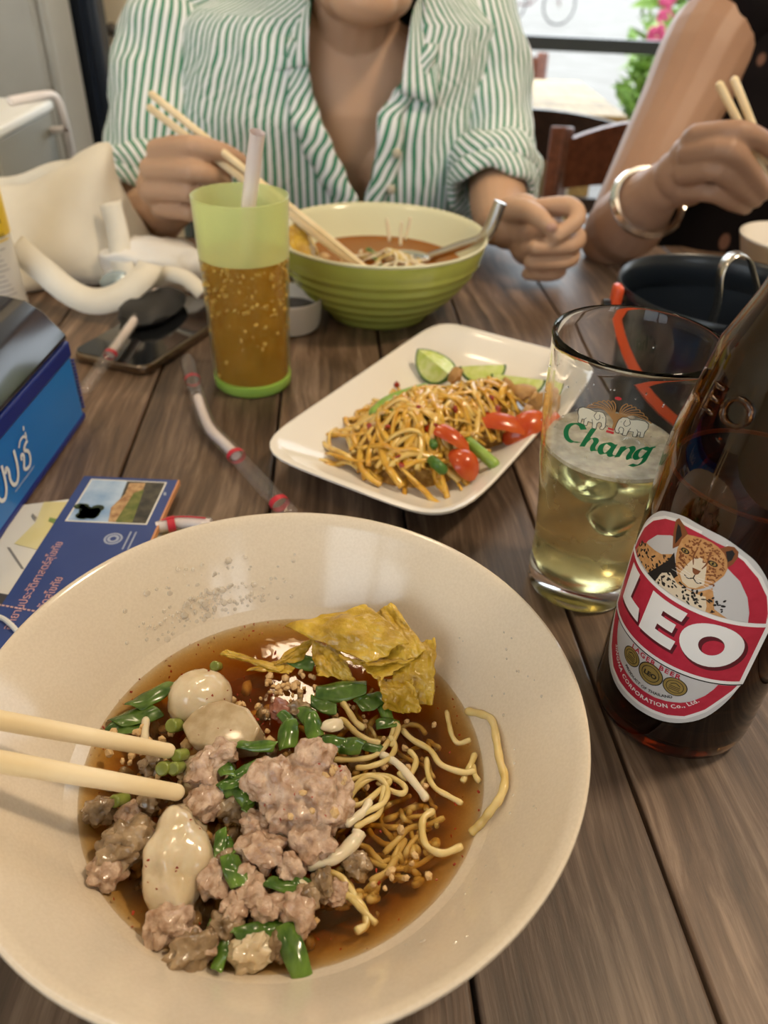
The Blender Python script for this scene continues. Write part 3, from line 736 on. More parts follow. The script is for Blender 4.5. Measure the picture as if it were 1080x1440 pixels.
for (px, py, z, rx, ry, rz_, n) in ((281,982,.030,.0130,.0118,.0122,14),(250,1204,.029,.0112,.0165,.0115,22),(318,1024,.031,.015,.009,.0062,16),(425,1110,.038,.016,.015,.0125,26)):
    c0 = at(px, py, z)
    for k in range(n):
        d = Vector((random.gauss(0, 1), random.gauss(-.3, 1), abs(random.gauss(.6, .6)))).normalized(); P = c0 + Vector((d.x*rx, d.y*ry, d.z*rz_)); s = random.uniform(.0003, .0008); Rm = rot(random.random()*6, random.random()*6, 0)
        mb.add([P + Rm @ Vector(q_) * s for q_ in ((-1,-.6,0),(1,-.4,.2),(.7,.8,0),(-.8,.5,.3),(0,0,.5))], [(0,1,4),(1,2,4),(2,3,4),(3,0,4),(0,3,2,1)])
tag(mb.build('chili_flakes', M['chili'], smooth=False), 'dark red chili flakes floating on the brown broth', 'chili flakes', kind='stuff')
# droplets and froth on the far wall of the bowl
M['drop'] = clear_mat('broth_drop', (.99,.98,.96), (.85,.80,.72), .55, rough=.03, ior=1.5)
mb = MB()
def dome(P, s):
    n = (Vector((BC.x, BC.y, .085)) - P).normalized(); x = n.cross(Vector((0, 0, 1))).normalized(); y = n.cross(x); k = len(mb.v)
    V = [P + n*s*.55] + [P + (x*cos(a) + y*sin(a))*s*.75 + n*s*.38 for a in [i*pi/3 for i in range(6)]] + [P + (x*cos(a) + y*sin(a))*s for a in [i*pi/3 for i in range(6)]]
    mb.add(V, [(0, 1+i, 1+(i+1) % 6) for i in range(6)] + [(1+i, 7+i, 7+(i+1) % 6, 1+(i+1) % 6) for i in range(6)])
def wall_pt(a, r):
    tab = [(.0700,.0165),(.0785,.0262),(.0893,.0415),(.0990,.0545),(.1045,.0612)]
    return Vector((BC.x + r*cos(a), BC.y + r*sin(a), interp(tab, r)[0]))
for k in range(300):
    a = random.gauss(radians(122), .17); r = random.triangular(.0795, .098, .084); P = wall_pt(a, r); s = random.uniform(.0003, .0012) * (1 if random.random() < .9 else 1.6)
    dome(P, s)
for k in range(60):
    a = random.uniform(radians(-60), radians(40)); r = random.uniform(.082, .100); P = wall_pt(a, r); s = random.uniform(.0003, .0008); dome(P, s)
tag(mb.build('broth_droplets', M['drop']), 'tiny clear broth droplets on the inner wall of the cream bowl', 'droplets', kind='stuff')

# ---- fried wonton skins
def sheet(corners, bulge, name, label, n=24, seed=1.0, fold=None, group=None, amp=.0022):
    A, B, Cc, Dd = [Vector(p) for p in corners]     # A-B top edge, D-C bottom edge
    nrm = (B - A).cross(Dd - A).normalized()
    if nrm.z < 0: nrm = -nrm
    P = []
    for i in range(n + 1):
        v = i / n; row = []
        for j in range(n + 1):
            u = j / n
            p = (A * (1-u) + B * u) * (1-v) + (Dd * (1-u) + Cc * u) * v
            h = bulge * sin(pi * u) * sin(pi * v)
            q = Vector((u * 3.2 + seed, v * 3.2 - seed, seed))
            h += amp * noise.noise(q) + amp * .6 * noise.noise(q * 2.3) + amp * .35 * max(0, noise.noise(q * 4.5 + Vector((3, 1, 7)))) * 2
            e = min(u, 1-u, v, 1-v)
            if fold: h += fold * (u - .5) ** 2 * 4
            p = p + nrm * h + Vector((.0012 * noise.noise(q * 3), .0012 * noise.noise(q * 3 + Vector((9,9,9))), 0)) * (1 if e < .05 else .3)
            row.append(p)
        P.append(row)
    o = MB().grid(P).build(name, M['wonton'], sharp=0); solid(o, .0009); subsurf(o, 1)
    return tag(o, label, 'wonton', group)
sheet([at(398,880,.040), at(515,850,.050), at(574,902,.050), at(520,934,.043)], .004, 'wonton_crisp', 'blistered yellow fried wonton skin lying on top of the others', seed=2.2)
sheet([at(512,872,.043), at(551,846,.050), at(600,915,.046), at(548,945,.040)], .0015, 'wonton_crisp', 'folded yellow wonton skin standing behind the top one', seed=5.1)
sheet([at(476,920,.041), at(520,936,.044), at(585,925,.044), at(535,958,.039)], -.003, 'wonton_crisp', 'upturned yellow wonton corner under the top skin', seed=7.7)
sheet([at(560,905,.041), at(613,902,.042), at(608,995,.030), at(548,985,.032)], .004, 'wonton_crisp', 'yellow wonton skin hanging into the broth beside the bowl wall', seed=9.4, fold=.004)
sheet([at(530,955,.036), at(580,958,.036), at(592,1005,.029), at(540,1000,.030)], .006, 'wonton_crisp', 'rolled yellow wonton end dipping into the broth', seed=3.4, fold=.005)
sheet([at(438,900,.036), at(478,912,.038), at(500,958,.033), at(445,950,.031)], .002, 'wonton_crisp', 'yellow wonton skin propped under the edge of the wonton pile', seed=12.4)
sheet([at(308,920,.0285), at(318,914,.030), at(400,938,.029), at(395,945,.0285)], .0006, 'wonton_crisp', 'narrow yellow wonton strip floating apart from the pile', seed=4.4, amp=.0008)
sheet([at(385,935,.030), at(400,918,.033), at(446,892,.036), at(425,930,.029)], .001, 'wonton_crisp', 'small curved yellow wonton flap beside the narrow strip', seed=6.4, amp=.001)
sheet([at(345,942,.0275), at(390,930,.028), at(425,930,.028), at(405,948,.0275)], .0005, 'wonton_crisp', 'soaked yellow wonton piece half under the broth', seed=8.4, amp=.0008)

# ---- chopsticks resting in the bowl
def chopstick(tip, back, r0, r1, name, label, group=None, L=.225):
    tip, back = Vector(tip), Vector(back); d = (back - tip).normalized()
    n = 8; P = [tip + d * (L * i / (n-1)) for i in range(n)]
    mb = MB(); mb.capsule(P, [lerp(r0, r1, min(1, i / (n-1) * 1.6)) for i in range(n)], 14)
    return tag(mb.build(name, M['bamboo']), label, 'chopstick', group)
chopstick(at(236,1056,.0350), at(0,1013,.0700), .0029, .0040, 'chopstick', 'plain bamboo chopstick in the cream bowl, the one nearer the fish cake', 'chopsticks in the cream bowl')
chopstick(at(248,1114,.0355), at(0,1071,.0700), .0030, .0044, 'chopstick', 'plain bamboo chopstick in the cream bowl, the one nearer the large bean-shaped fish ball', 'chopsticks in the cream bowl')

# ================================================================ flat print wrapped on round things
def tri_mesh(polys):
    """polys: list of outlines (x, y) -> verts, tris"""
    bm = bmesh.new()
    for P in polys:
        vs = [bm.verts.new((x, y, 0)) for x, y in P]
        try: bm.faces.new(vs)
        except ValueError: pass
    bmesh.ops.triangulate(bm, faces=bm.faces[:])
    return bm
def slice_bm(bm, step, axis=0):
    xs = [v.co[axis] for v in bm.verts]
    if not xs: return bm
    x = math.floor(min(xs) / step) * step + step
    while x < max(xs):
        n = [0, 0, 0]; n[axis] = 1; c = [0, 0, 0]; c[axis] = x
        bmesh.ops.bisect_plane(bm, geom=bm.verts[:] + bm.edges[:] + bm.faces[:], dist=1e-7, plane_co=c, plane_no=n)
        x += step
    return bm
def text_polys(txt, size, bold=0.0, shear=0.0, space=1.0, align='CENTER'):
    cu = bpy.data.curves.new('t', 'FONT'); cu.body = txt; cu.size = size; cu.align_x = align; cu.align_y = 'CENTER'
    cu.offset = bold; cu.shear = shear; cu.space_character = space; cu.resolution_u = 3
    o = bpy.data.objects.new('t', cu); C.objects.link(o)
    dg = bpy.context.evaluated_depsgraph_get(); me = bpy.data.meshes.new_from_object(o.evaluated_get(dg))
    bm = bmesh.new(); bm.from_mesh(me)
    bpy.data.objects.remove(o); bpy.data.curves.remove(cu); bpy.data.meshes.remove(me)
    return bm
def ribbon(pts, w, nib=None, n=6, taper=False):
    """2D stroke; nib = angle of a broad pen, else round even width"""
    P = cr([(x, y, 0) for x, y in pts], n) if len(pts) > 2 else [Vector((*pts[0], 0)), Vector((*pts[1], 0))]
    A, B = [], []
    for i, p in enumerate(P):
        t = (P[min(i+1, len(P)-1)] - P[max(i-1, 0)]).normalized()
        ww = w * (sin(pi * (i + .6) / (len(P) + .2)) ** .5 if taper else 1)
        if nib is None: q = Vector((-t.y, t.x, 0)) * ww / 2
        else:
            q = Vector((cos(nib), sin(nib), 0)) * ww / 2 + Vector((-t.y, t.x, 0)) * ww * .10 * (1 if (-t.y*cos(nib)+t.x*sin(nib)) > 0 else -1)
        A.append(p + q); B.append(p - q)
    return [[(A[i].x, A[i].y), (A[i+1].x, A[i+1].y), (B[i+1].x, B[i+1].y), (B[i].x, B[i].y)] for i in range(len(P)-1)]
def ell(cx, cy, a, b, n=28, r=0):
    return [(cx + a*cos(t)*cos(r) - b*sin(t)*sin(r), cy + a*cos(t)*sin(r) + b*sin(t)*cos(r)) for t in [2*pi*i/n for i in range(n)]]
def ring(cx, cy, a0, b0, a1, b1, n=36):
    A, B = ell(cx, cy, a0, b0, n), ell(cx, cy, a1, b1, n)
    return [[A[i], A[(i+1) % n], B[(i+1) % n], B[i]] for i in range(n)]
class Wrap:
    """label sheet on an upright round thing: (s, h) in mm"""
    def __init__(s, cx, cy, a0, rf, parent): s.cx, s.cy, s.a0, s.rf, s.parent = cx, cy, a0, rf, parent
    def put(s, src, name, m, off, parent=None, label=None, step=1.5, map2=None):
        bm = src if isinstance(src, bmesh.types.BMesh) else tri_mesh(src)
        slice_bm(bm, step, 0); slice_bm(bm, 4.0, 1)
        mb = MB(); vs = []
        r0 = s.rf(80)
        for v in bm.verts:
            x, y = v.co.x, v.co.y
            if map2: x, y = map2(x, y)
            a = s.a0 + x * .001 / r0; R = s.rf(y) + off
            vs.append((s.cx + R*sin(a), s.cy - R*cos(a), y * .001))
        bm.verts.ensure_lookup_table(); bm.verts.index_update()
        mb.add(vs, [tuple(v.index for v in f.verts) for f in bm.faces]); bm.free()
        o = mb.build(name, m, parent or s.parent, sharp=0)
        # faces look outward
        me = o.data
        cen = Vector((s.cx, s.cy, 0)) - world_loc(parent or s.parent)
        if me.polygons:
            f = me.polygons[0]; d = Vector(f.center) - cen; d.z = 0
            if f.normal.dot(d) < 0: me.flip_normals()
        if label: o['label'] = label
        return o

# ================================================================ BEER BOTTLE
M['amber'] = mat('amber_glass', (.26,.105,.025), rough=.03, trans=1.0, ior=1.5)
M['amber'].node_tree.nodes['Principled BSDF'].inputs['Specular IOR Level'].default_value = .5
M['dark_beer'] = mat('bottled_beer', (.50,.20,.03), rough=.02, trans=1.0, ior=1.33)
M['foil'] = mat('label_foil', (.60,.58,.57), rough=.45, metal=.15, bump=.08, bscale=900, dist=.0003)
M['lab_white'] = mat('print_white', (.78,.75,.72), rough=.5)
M['lab_red'] = mat('print_red', (.42,.018,.040), rough=.45, col2=(.47,.024,.05), scale=300)
M['lab_dark'] = mat('print_dark_red', (.10,.008,.014), rough=.5)
M['lab_black'] = mat('print_black', (.012,.010,.010), rough=.5)
M['lab_gold'] = mat('print_gold', (.36,.25,.07), rough=.4, metal=.3)
M['lab_tan'] = mat('print_tan', (.50,.24,.08), rough=.5, col2=(.60,.32,.13), scale=400)
M['lab_cream'] = mat('print_cream', (.70,.58,.42), rough=.5)
M['lab_brown'] = mat('print_brown', (.22,.07,.022), rough=.5)
M['lab_grey'] = mat('print_grey', (.42,.40,.40), rough=.5)
BX, BY = .139, .235
btab = [(0,.0300),(.0008,.0318),(.003,.0336),(.007,.0346),(.012,.0350),(.06,.0351),(.120,.0352),(.132,.0350),(.145,.0338),(.155,.0319),(.165,.0303),(.172,.0291),(.180,.0279),(.188,.0245),(.196,.0214),(.204,.0190),
        (.215,.0168),(.228,.0152),(.245,.0141),(.258,.0136),(.262,.0136)]
def brad(z):
    for a, b in zip(btab, btab[1:]):
        if z <= b[0]: return lerp(a[1], b[1], (z - a[0]) / (b[0] - a[0]))
    return btab[-1][1]
bot = thing('beer_bottle', 'large brown glass beer bottle with a red and white leopard label', 'bottle', (BX, BY, 0))
outer = [(0, .004), (.022, .003), (.028, .0004)] + [(r, z) for z, r in btab] + [(.0150,.263),(.0152,.268),(.0136,.271),(.0128,.272)]
inner = [(.0098,.272),(.0096,.255)] + [(max(r - .0026, .0095), z) for z, r in reversed(btab[4:-2])] + [(.028,.0075),(.015,.0085),(0,.0095)]
MB().lathe(outer + inner, 96, (BX, BY, 0)).build('glass_body', M['amber'], bot, sharp=60)
lev = .131
MB().lathe([(0,.0098)] + [(.0275,.0080)] + [(brad(z) - .0027, z) for z in (.012,.03,.06,.09,.11,.12,lev-.0005)] + [(brad(lev) - .0029, lev), (.02, lev - .0006), (0, lev - .0006)], 96, (BX, BY, 0)).build('beer', M['dark_beer'], bot)
# froth ring at the beer level
M['froth'] = mat('froth', (.75,.45,.10), rough=.5, sss=.2)
MB().lathe([(brad(lev)-.0032, lev), (brad(lev)-.0030, lev+.0012), (brad(lev)-.0040, lev+.0012), (brad(lev)-.0046, lev), (brad(lev)-.0032, lev)], 64, (BX, BY, 0)).build('froth_ring', M['froth'], bot)
A0 = radians(-47.5)
W = Wrap(BX, BY, A0, lambda h: brad(h * .001), bot)
def mirror(P): return P + [(-x, y) for x, y in reversed(P) if abs(x) > .01]
out_l = [(0,122.5),(-8,122),(-15.9,118.7),(-21.6,114.4),(-28.5,105.1),(-32.5,95),(-34.5,88.5),(-35,86),(-35,54),(-34.2,52.3),(-31.7,43.3),(-26.3,33.3),(-18.2,27.0),(-9.6,24.0),(0,23.2)]
out_l = [(p.x, p.y) for p in cr([(x, y, 0) for x, y in out_l[:7]], 4)][:-1] + out_l[6:9] + [(p.x, p.y) for p in cr([(x, y, 0) for x, y in out_l[8:]], 4)][1:]
lab = W.put([mirror(out_l)], 'paper_label', M['foil'], .00008)
red_o = [(0,119.5),(-9,118.8),(-16,115.4),(-22.6,109.4),(-28.2,101.5),(-31.5,93),(-32.7,87.3)]
red_i = [(-26.1,87.3),(-24.8,93),(-22,100),(-17.5,106.5),(-11,111.3),(-5,113.2),(0,113.6)]
def L_(polys, name, m, off, label=None): return W.put(polys, name, M[m], off, lab, label)
wh_o = [(0,120.8),(-9,120.0),(-16.6,116.4),(-23.6,110.2),(-29.4,101.8),(-32.8,93),(-34,87.3)]
A_, B_ = mirror(wh_o), mirror(red_o)
L_([[A_[i], A_[i+1], B_[i+1], B_[i]] for i in range(len(A_)-1) if i != len(wh_o)-1 + 0 or True and i+1 < len(A_)], 'white_border', 'lab_white', .00014)
half_o = red_o; half_i = list(reversed(red_i))
qs = [[half_o[i], half_o[i+1], half_i[i+1], half_i[i]] for i in range(len(half_o)-1)]
L_(qs + [[(-x, y) for x, y in q] for q in qs], 'red_arch', 'lab_red', .00015)
ro = [(-33.0,53.5),(-31.8,50.5),(-29.5,46.5),(-24.7,38),(-18.4,31.6),(-12,29),(-6,28),(0,27.6)]
ri = [(-25.5,53.5),(-24.6,50.5),(-22.5,46),(-18.5,41),(-15.2,38.6),(-10,36.4),(-5,35.2),(0,34.9)]
qs = [[ro[i], ro[i+1], ri[i+1], ri[i]] for i in range(len(ro)-1)]
L_(qs + [[(-x, y) for x, y in q] for q in qs], 'red_lower_arch', 'lab_red', .00015)
wo = [(-34.2,53.5),(-33.2,50),(-30.8,45.5),(-25.7,36.6),(-19,30),(-12.4,27.3),(-6,26.3),(0,25.9)]
qs = [[wo[i], wo[i+1], ro[i+1], ro[i]] for i in range(len(ro)-1)]
L_(qs + [[(-x, y) for x, y in q] for q in qs], 'white_lower_border', 'lab_white', .00015)
# band
L_([[(-35,54.4),(35,54.4),(35,88.2),(-35,88.2)]], 'band_border', 'lab_white', .00030)
L_([[(-33,56.2),(33,56.2),(33,86.3),(-33,86.3)]], 'red_band', 'lab_red', .00034)
L_([[(-35,53.9),(35,53.9),(35,54.5),(-35,54.5)]], 'band_line', 'lab_black', .00036)
# lettering LEO, with its dark drop shadow
Lp = [(-27.6,84.3),(-19.6,84.3),(-21.2,71.0),(-14.0,71.0),(-12.6,64.6),(-28.0,64.6)]
Ep = [(-10.2,84.4),(5.4,84.4),(4.4,79.2),(-3.4,79.2),(-3.6,76.6),(3.0,76.6),(2.6,71.8),(-4.0,71.8),(-4.2,68.8),(4.9,68.8),(4.3,63.4),(-11.4,63.4)]
sh = lambda P, dx, dy: [(x + dx, y + dy) for x, y in P]
L_([sh(Lp, 1.2, -1.5)], 'letter_shadow', 'lab_dark', .00038); L_([sh(Ep, 1.2, -1.5)], 'letter_shadow', 'lab_dark', .00038)
L_(ring(17.6+1.0, 73.2-1.3, 12.0, 11.3, 4.3, 4.6), 'letter_shadow', 'lab_dark', .00038)
L_([Lp], 'letter', 'lab_white', .00044, 'white capital L'); L_([Ep], 'letter', 'lab_white', .00044, 'white capital E')
L_(ring(17.2, 73.4, 11.6, 11.0, 4.6, 4.9), 'letter', 'lab_white', .00044, 'white capital O')
# printed leopard
L_([[(-30,89),(-27,95),(-22.5,98.5),(-16,100),(-12.2,101.2),(-7.5,104.9),(-4,99),(0.5,94.5),(5.2,94.8),(10.1,99.9),(12.0,95),(13.2,91),(18.6,88.3)]], 'leopard_body', 'lab_tan', .00020)
L_([[(-16,88.4),(-12,95),(-8.5,101),(-7.2,106),(-5.2,102),(-3,97.5),(-5,93),(-6,88.4)]], 'leopard_shade', 'lab_black', .00022)
L_([[(-11,88.4),(-9.5,94),(-6,97),(-2,94.5),(4,94.2),(9.0,95),(10.5,91),(10.8,88.4)]], 'leopard_chest', 'lab_cream', .00023)
head = [(-4.6,116.4),(-1.5,117.6),(1.1,118.3),(4.2,118.4),(6.8,117.7),(9.2,116.2),(11.1,113.6),(12.2,110.2),(12.0,107),(10.8,104),(9.4,101.2),(7.4,98.4),(5,96.2),(2.2,95.2),(-.6,95.8),(-2.8,98),(-4.6,101),(-6,104.6),(-6.4,108.5),(-6,113)]
L_([ [(-8.3,107),(-10.2,113),(-10.9,118.6),(-9.8,120.2),(-7.2,119),(-4.4,116.6),(-5.4,111)] ], 'leopard_ear', 'lab_brown', .00026)
L_([ [(7.4,117.2),(9.6,119.6),(11.6,120),(13.4,118.6),(13.9,116),(13.2,112.8),(11.8,110.4)] ], 'leopard_ear', 'lab_brown', .00026)
L_([ [(-8.0,109.5),(-9.2,114.5),(-9.6,117.8),(-8.2,117.4),(-6.4,114.5)] ], 'leopard_ear_inner', 'lab_black', .00028)
L_([ [(9.6,117),(11.4,118.6),(12.6,117.4),(12.4,114.4),(11.4,113)] ], 'leopard_ear_inner', 'lab_black', .00028)
L_([head], 'leopard_head', 'lab_tan', .00029)
L_([[(.6,109),(3,110.4),(5.4,108.8),(6.4,104),(7,100),(4.8,96.8),(2.4,95.8),(-.4,96.6),(-2.4,99.4),(-1.2,104)]], 'leopard_muzzle', 'lab_cream', .00031)
rnd = random.Random(5); spots_ = []
for k in range(330):
    x, y = rnd.uniform(-6, 12), rnd.uniform(101, 118)
    if ((x - 3) / 8.6) ** 2 + ((y - 109) / 8.8) ** 2 > .95: continue
    if ((x - 2.8) / 4.2) ** 2 + ((y - 102) / 7.5) ** 2 < 1: continue
    if min(hypot(x + 3.2, y - 109.6), hypot(x - 7.2, y - 110.2)) < 1.9: continue
    spots_.append(ell(x, y, rnd.uniform(.3, .75), rnd.uniform(.2, .42), 7, rnd.uniform(0, 3)))
L_(spots_, 'leopard_spots', 'lab_brown', .00033)
L_(sum([ribbon([(2.8+sx*(3.4+k*1.1), 104.2-k*1.6), (2.8+sx*(5.6+k*.8), 105.4-k*1.9), (2.8+sx*(7.6-k*.2), 105.2-k*2.4)], .55, None, 4, True) for sx in (-1, 1) for k in range(3)] + [ribbon([(2.8+sx*1.6, 106), (2.8+sx*2.6, 109.5), (2.8+sx*2.2, 113.5)], .6, None, 4, True) for sx in (-1, 1)], []), 'leopard_stripes', 'lab_brown', .00033)
spots_ = []
for k in range(200):
    x, y = rnd.uniform(-28, 16), rnd.uniform(89, 103)
    if y > 98.5 and x < -12 or y > 96 and x > -2 or y > 95 + (x + 30) * .35: continue
    spots_.append(ell(x, y, rnd.uniform(.5, 1.1), rnd.uniform(.3, .6), 7, rnd.uniform(0, 3)))
L_(spots_, 'leopard_spots', 'lab_black', .00025)
for ex, ey, r in ((-3.3,109.6,.12), (7.2,110.2,-.12)):
    L_([ell(ex, ey, 1.75, 1.15, 16, r)], 'leopard_eye_rim', 'lab_black', .00034); L_([ell(ex, ey, 1.15, .75, 14, r)], 'leopard_iris', 'lab_gold', .00036); L_([ell(ex, ey, .42, .6, 10)], 'leopard_pupil', 'lab_black', .00038)
L_([[(1.2,104.8),(4.4,105),(3.9,103.2),(2.9,102.2),(1.8,103)]], 'leopard_nose', 'lab_brown', .00034)
L_(ribbon([(2.9,102.2),(2.8,100.6)], .4) + ribbon([(2.8,100.6),(1,99.4),(-.6,100)], .45) + ribbon([(2.8,100.6),(4.6,99.4),(6,100.2)], .45), 'leopard_mouth', 'lab_black', .00034)
L_(sum([ribbon([(sx*1.2+2.8, 101.6-k*.9), (2.8+sx*(6.5+k), 102.4-k*1.7)], .16) for sx in (-1,1) for k in range(3)], []), 'leopard_whiskers', 'lab_white', .00038)
# lower print
def arc_text(txt, size, cx, cy, R, a_mid, m, bold=0, off=.00024, name='lettering', space=1.0):
    bm = text_polys(txt, size, bold, 0, space)
    def mp(x, y): a = a_mid + x / R; return cx + (R - y) * sin(a), cy - (R - y) * cos(a)
    return W.put(bm, name, M[m], off, lab, None, 1.2, mp)
arc_text('SINGHA CORPORATION Co., Ltd.', 3.0, 0, 56, 24.7, 0, 'lab_white', .06, space=1.12)
arc_text('PRODUCT OF THAILAND', 2.1, 0, 58, 21.2, 0, 'lab_black', .04)
W.put(text_polys('LAGER BEER', 3.5, .10, 0, 1.25), 'lettering', M['lab_red'], .00024, lab, None, 1.2, lambda x, y: (x, y + 51.9))
for k, (x, y, r) in enumerate(((-10.2,46.4,4.7),(10.8,46.0,4.9),(.3,45.8,5.6))):
    o_ = .00020 + (.00006 if k == 2 else 0)
    L_([ell(x, y, r, r, 32)], 'medal', 'lab_gold', o_); L_(ring(x, y, r, r, r*.92, r*.92) + ring(x, y, r*.72, r*.72, r*.66, r*.66), 'medal_ring', 'lab_black', o_ + .00002)
    if k == 2: W.put(text_polys('LEO', 3.2, .16), 'medal_lettering', M['lab_black'], o_ + .00004, lab, None, 1.2, lambda X, Y: (X + .3, Y + 45.4))
    else: L_(sum([ribbon([(x - r*.45, y + dy), (x + r*.45, y + dy)], .35) for dy in (-1.8, -.9, 0)], []) + ribbon([(x-r*.4, y+.9), (x, y+2.0), (x+r*.4, y+.9)], .4), 'medal_relief', 'lab_black', o_ + .00003)
# letters raised in the shoulder glass
for ch, da in (('L', -28), ('E', -9), ('O', 11)):
    bm = text_polys(ch, 15, 0.0); slice_bm(bm, 2.0, 0)
    vs = []
    for v in bm.verts:
        a = A0 + radians(da - 20) + v.co.x * .001 / .0300; z = .164 + v.co.y * .001; R = brad(z) + .0002
        vs.append((BX + R*sin(a), BY - R*cos(a), z))
    bm.verts.index_update(); mb = MB(); mb.add(vs, [tuple(v.index for v in f.verts) for f in bm.faces]); bm.free()
    o = mb.build('raised_letter', M['amber'], bot, sharp=0, recalc=False); solid(o, .0011, 1)
# neck label and cap
Wn = Wrap(BX, BY, A0, lambda h: brad(h * .001), bot)
MB().lathe([(brad(.208)+.0002,.208),(brad(.228)+.0002,.228),(brad(.228)-.0001,.228),(brad(.208)-.0001,.208),(brad(.208)+.0002,.208)], 64, (BX, BY, 0)).build('neck_label', M['lab_white'], bot)
MB().lathe([(brad(.212)+.0004,.212),(brad(.225)+.0004,.225),(brad(.225),.225),(brad(.212),.212),(brad(.212)+.0004,.212)], 64, (BX, BY, 0)).build('neck_label_stripe', M['lab_red'], bot)

# ================================================================ BEER GLASS
GX, GY = .1116, .3206
gtab = [(.0,.0268),(.0012,.0282),(.003,.0284),(.010,.0284),(.016,.0284),(.035,.0290),(.057,.0310),(.080,.0342),(.103,.0366),(.123,.0375),(.140,.0384),(.1435,.0388)]
def grad(z):
    for a, b in zip(gtab, gtab[1:]):
        if z <= b[0]: return lerp(a[1], b[1], (z - a[0]) / (b[0] - a[0]))
    return gtab[-1][1]
M['glass'] = glass_mat('clear_glass', (.985,.99,.985), ior=1.32)
gl = thing('beer_glass', 'tall clear glass with green lettering and printed elephants, half full of beer', 'glass', (GX, GY, 0))
prof = [(0, .002), (.022, .0015), (.0255, 0)] + [(r, z) for z, r in gtab] + [(.0390,.1450),(.0386,.1464),(.0376,.1468),(.0367,.1460)] + [(r - .0022, z) for z, r in reversed(gtab[5:-1])] + [(.0258,.0135),(.021,.0118),(0,.0112)]
MB().lathe(prof, 96, (GX, GY, 0)).build('glass_body', M['glass'], gl, sharp=60)
M['pale_beer'] = mat('pale_beer', (.93,.84,.42), rough=.05, trans=.93, ior=1.33, spec=.5)
def mk_beer():
    m = M['pale_beer']; N, L = m.node_tree.nodes, m.node_tree.links; b = N['Principled BSDF']
    tc = N.new('ShaderNodeTexCoord'); nz = N.new('ShaderNodeTexNoise'); nz.inputs['Scale'].default_value = 45; nz.inputs['Detail'].default_value = 5; L.new(tc.outputs['Object'], nz.inputs['Vector'])
    mr = N.new('ShaderNodeMapRange'); mr.inputs[1].default_value = .35; mr.inputs[2].default_value = .68; mr.inputs[3].default_value = .02; mr.inputs[4].default_value = .35
    L.new(nz.outputs['Fac'], mr.inputs[0]); L.new(mr.outputs[0], b.inputs['Roughness'])
mk_beer()
gl_lev = .0895
MB().lathe([(0,.0116),(.0207,.0121),(.0255,.0139)] + [(grad(z) - .00215, z) for z in (.02,.035,.05,.057,.07,.08,gl_lev-.0012)] + [(grad(gl_lev) - .0021, gl_lev), (grad(gl_lev) - .0035, gl_lev - .0008), (.018, gl_lev - .0012), (0, gl_lev - .0012)], 96, (GX, GY, 0)).build('beer', M['pale_beer'], gl)
M['foam'] = clear_mat('thin_foam', (.95,.94,.88), (.85,.82,.72), .35, rough=.3, noise_scale=160)
MB().lathe([(0, gl_lev - .0009), (grad(gl_lev) - .0026, gl_lev - .0004), (grad(gl_lev) - .0024, gl_lev + .0018), (.02, gl_lev + .0004), (0, gl_lev + .0002)], 64, (GX, GY, 0)).build('foam', M['foam'], gl)
M['ice'] = mat('ice', (.92,.94,.88), rough=.16, trans=.9, ior=1.2, bump=.5, bscale=140, dist=.002)
for i, (dx, dy, z, r) in enumerate(((-.008,-.008,.078,.0125),(.011,.004,.079,.0125),(-.004,.013,.077,.0115),(.004,-.010,.058,.0105))):
    mb = MB(); s = i * 7.7; mb.ball((GX+dx, GY+dy, z), (r, r*.9, r*.85), 3, lambda d: lump(d, s, 1.4, .25, 4, .05), rot(i, i*.5, i*2))
    tag(mb.build('ice_cube', M['ice']), 'half melted ice cube floating in the pale beer of the lettered glass', 'ice cube', 'ice cubes in the beer glass')
# printed emblem
M['pr_green'] = mat('print_green', (.006,.17,.055), rough=.4); M['pr_gold'] = mat('print_tan_gold', (.42,.22,.08), rough=.4, metal=.2)
M['pr_ivory'] = mat('print_ivory', (.72,.67,.52), rough=.45); M['pr_red'] = mat('print_bright_red', (.55,.03,.04), rough=.4); M['pr_ink'] = mat('print_ink', (.03,.035,.03), rough=.4)
WG = Wrap(GX, GY, radians(-21.), lambda h: grad(h * .001), gl)
def G_(polys, name, m, off=.00012, label=None): return WG.put(polys, name, M[m], off, None, label)
nb = radians(28)
def sk(P): return [(x + (y - 108) * .10, y) for x, y in P]
def tilt(P): return [(x, y - .03 * x) for x, y in P]
G_(ribbon(tilt([(-11.6,113.0),(-13.2,114.6),(-16.0,114.0),(-18.8,111.2),(-19.8,107.6),(-18.6,104.8),(-15.6,104.2),(-12.6,106.0)]), 2.5, nb), 'letter', 'pr_green', label='green letter C')
G_(ribbon(tilt([(-7.4,115.6),(-8.6,112),(-9.8,108),(-10.8,104.4)]), 2.2, nb) + ribbon(tilt([(-10.0,107),(-8.4,109.8),(-6.2,110.8),(-5.4,109.4),(-6.2,106.6),(-5.8,104.6),(-4.4,105.2)]), 2.0, nb), 'letter', 'pr_green', label='green letter h')
G_(ribbon(tilt([(1.8,109.8),(-.6,110.6),(-2.6,108.8),(-3.0,106.0),(-1.8,104.4),(.2,105.6),(1.8,108.6)]), 2.0, nb) + ribbon(tilt([(2.2,110.6),(1.4,107.4),(1.2,105.0),(2.4,104.4),(3.6,105.4)]), 2.0, nb), 'letter', 'pr_green', label='green letter a')
G_(ribbon(tilt([(5.6,110.6),(5.0,107.6),(4.2,104.4)]), 2.0, nb) + ribbon(tilt([(4.8,107),(6.6,109.8),(8.8,110.8),(9.6,109.2),(8.8,106.4),(9.2,104.6),(10.6,105.4)]), 2.0, nb), 'letter', 'pr_green', label='green letter n')
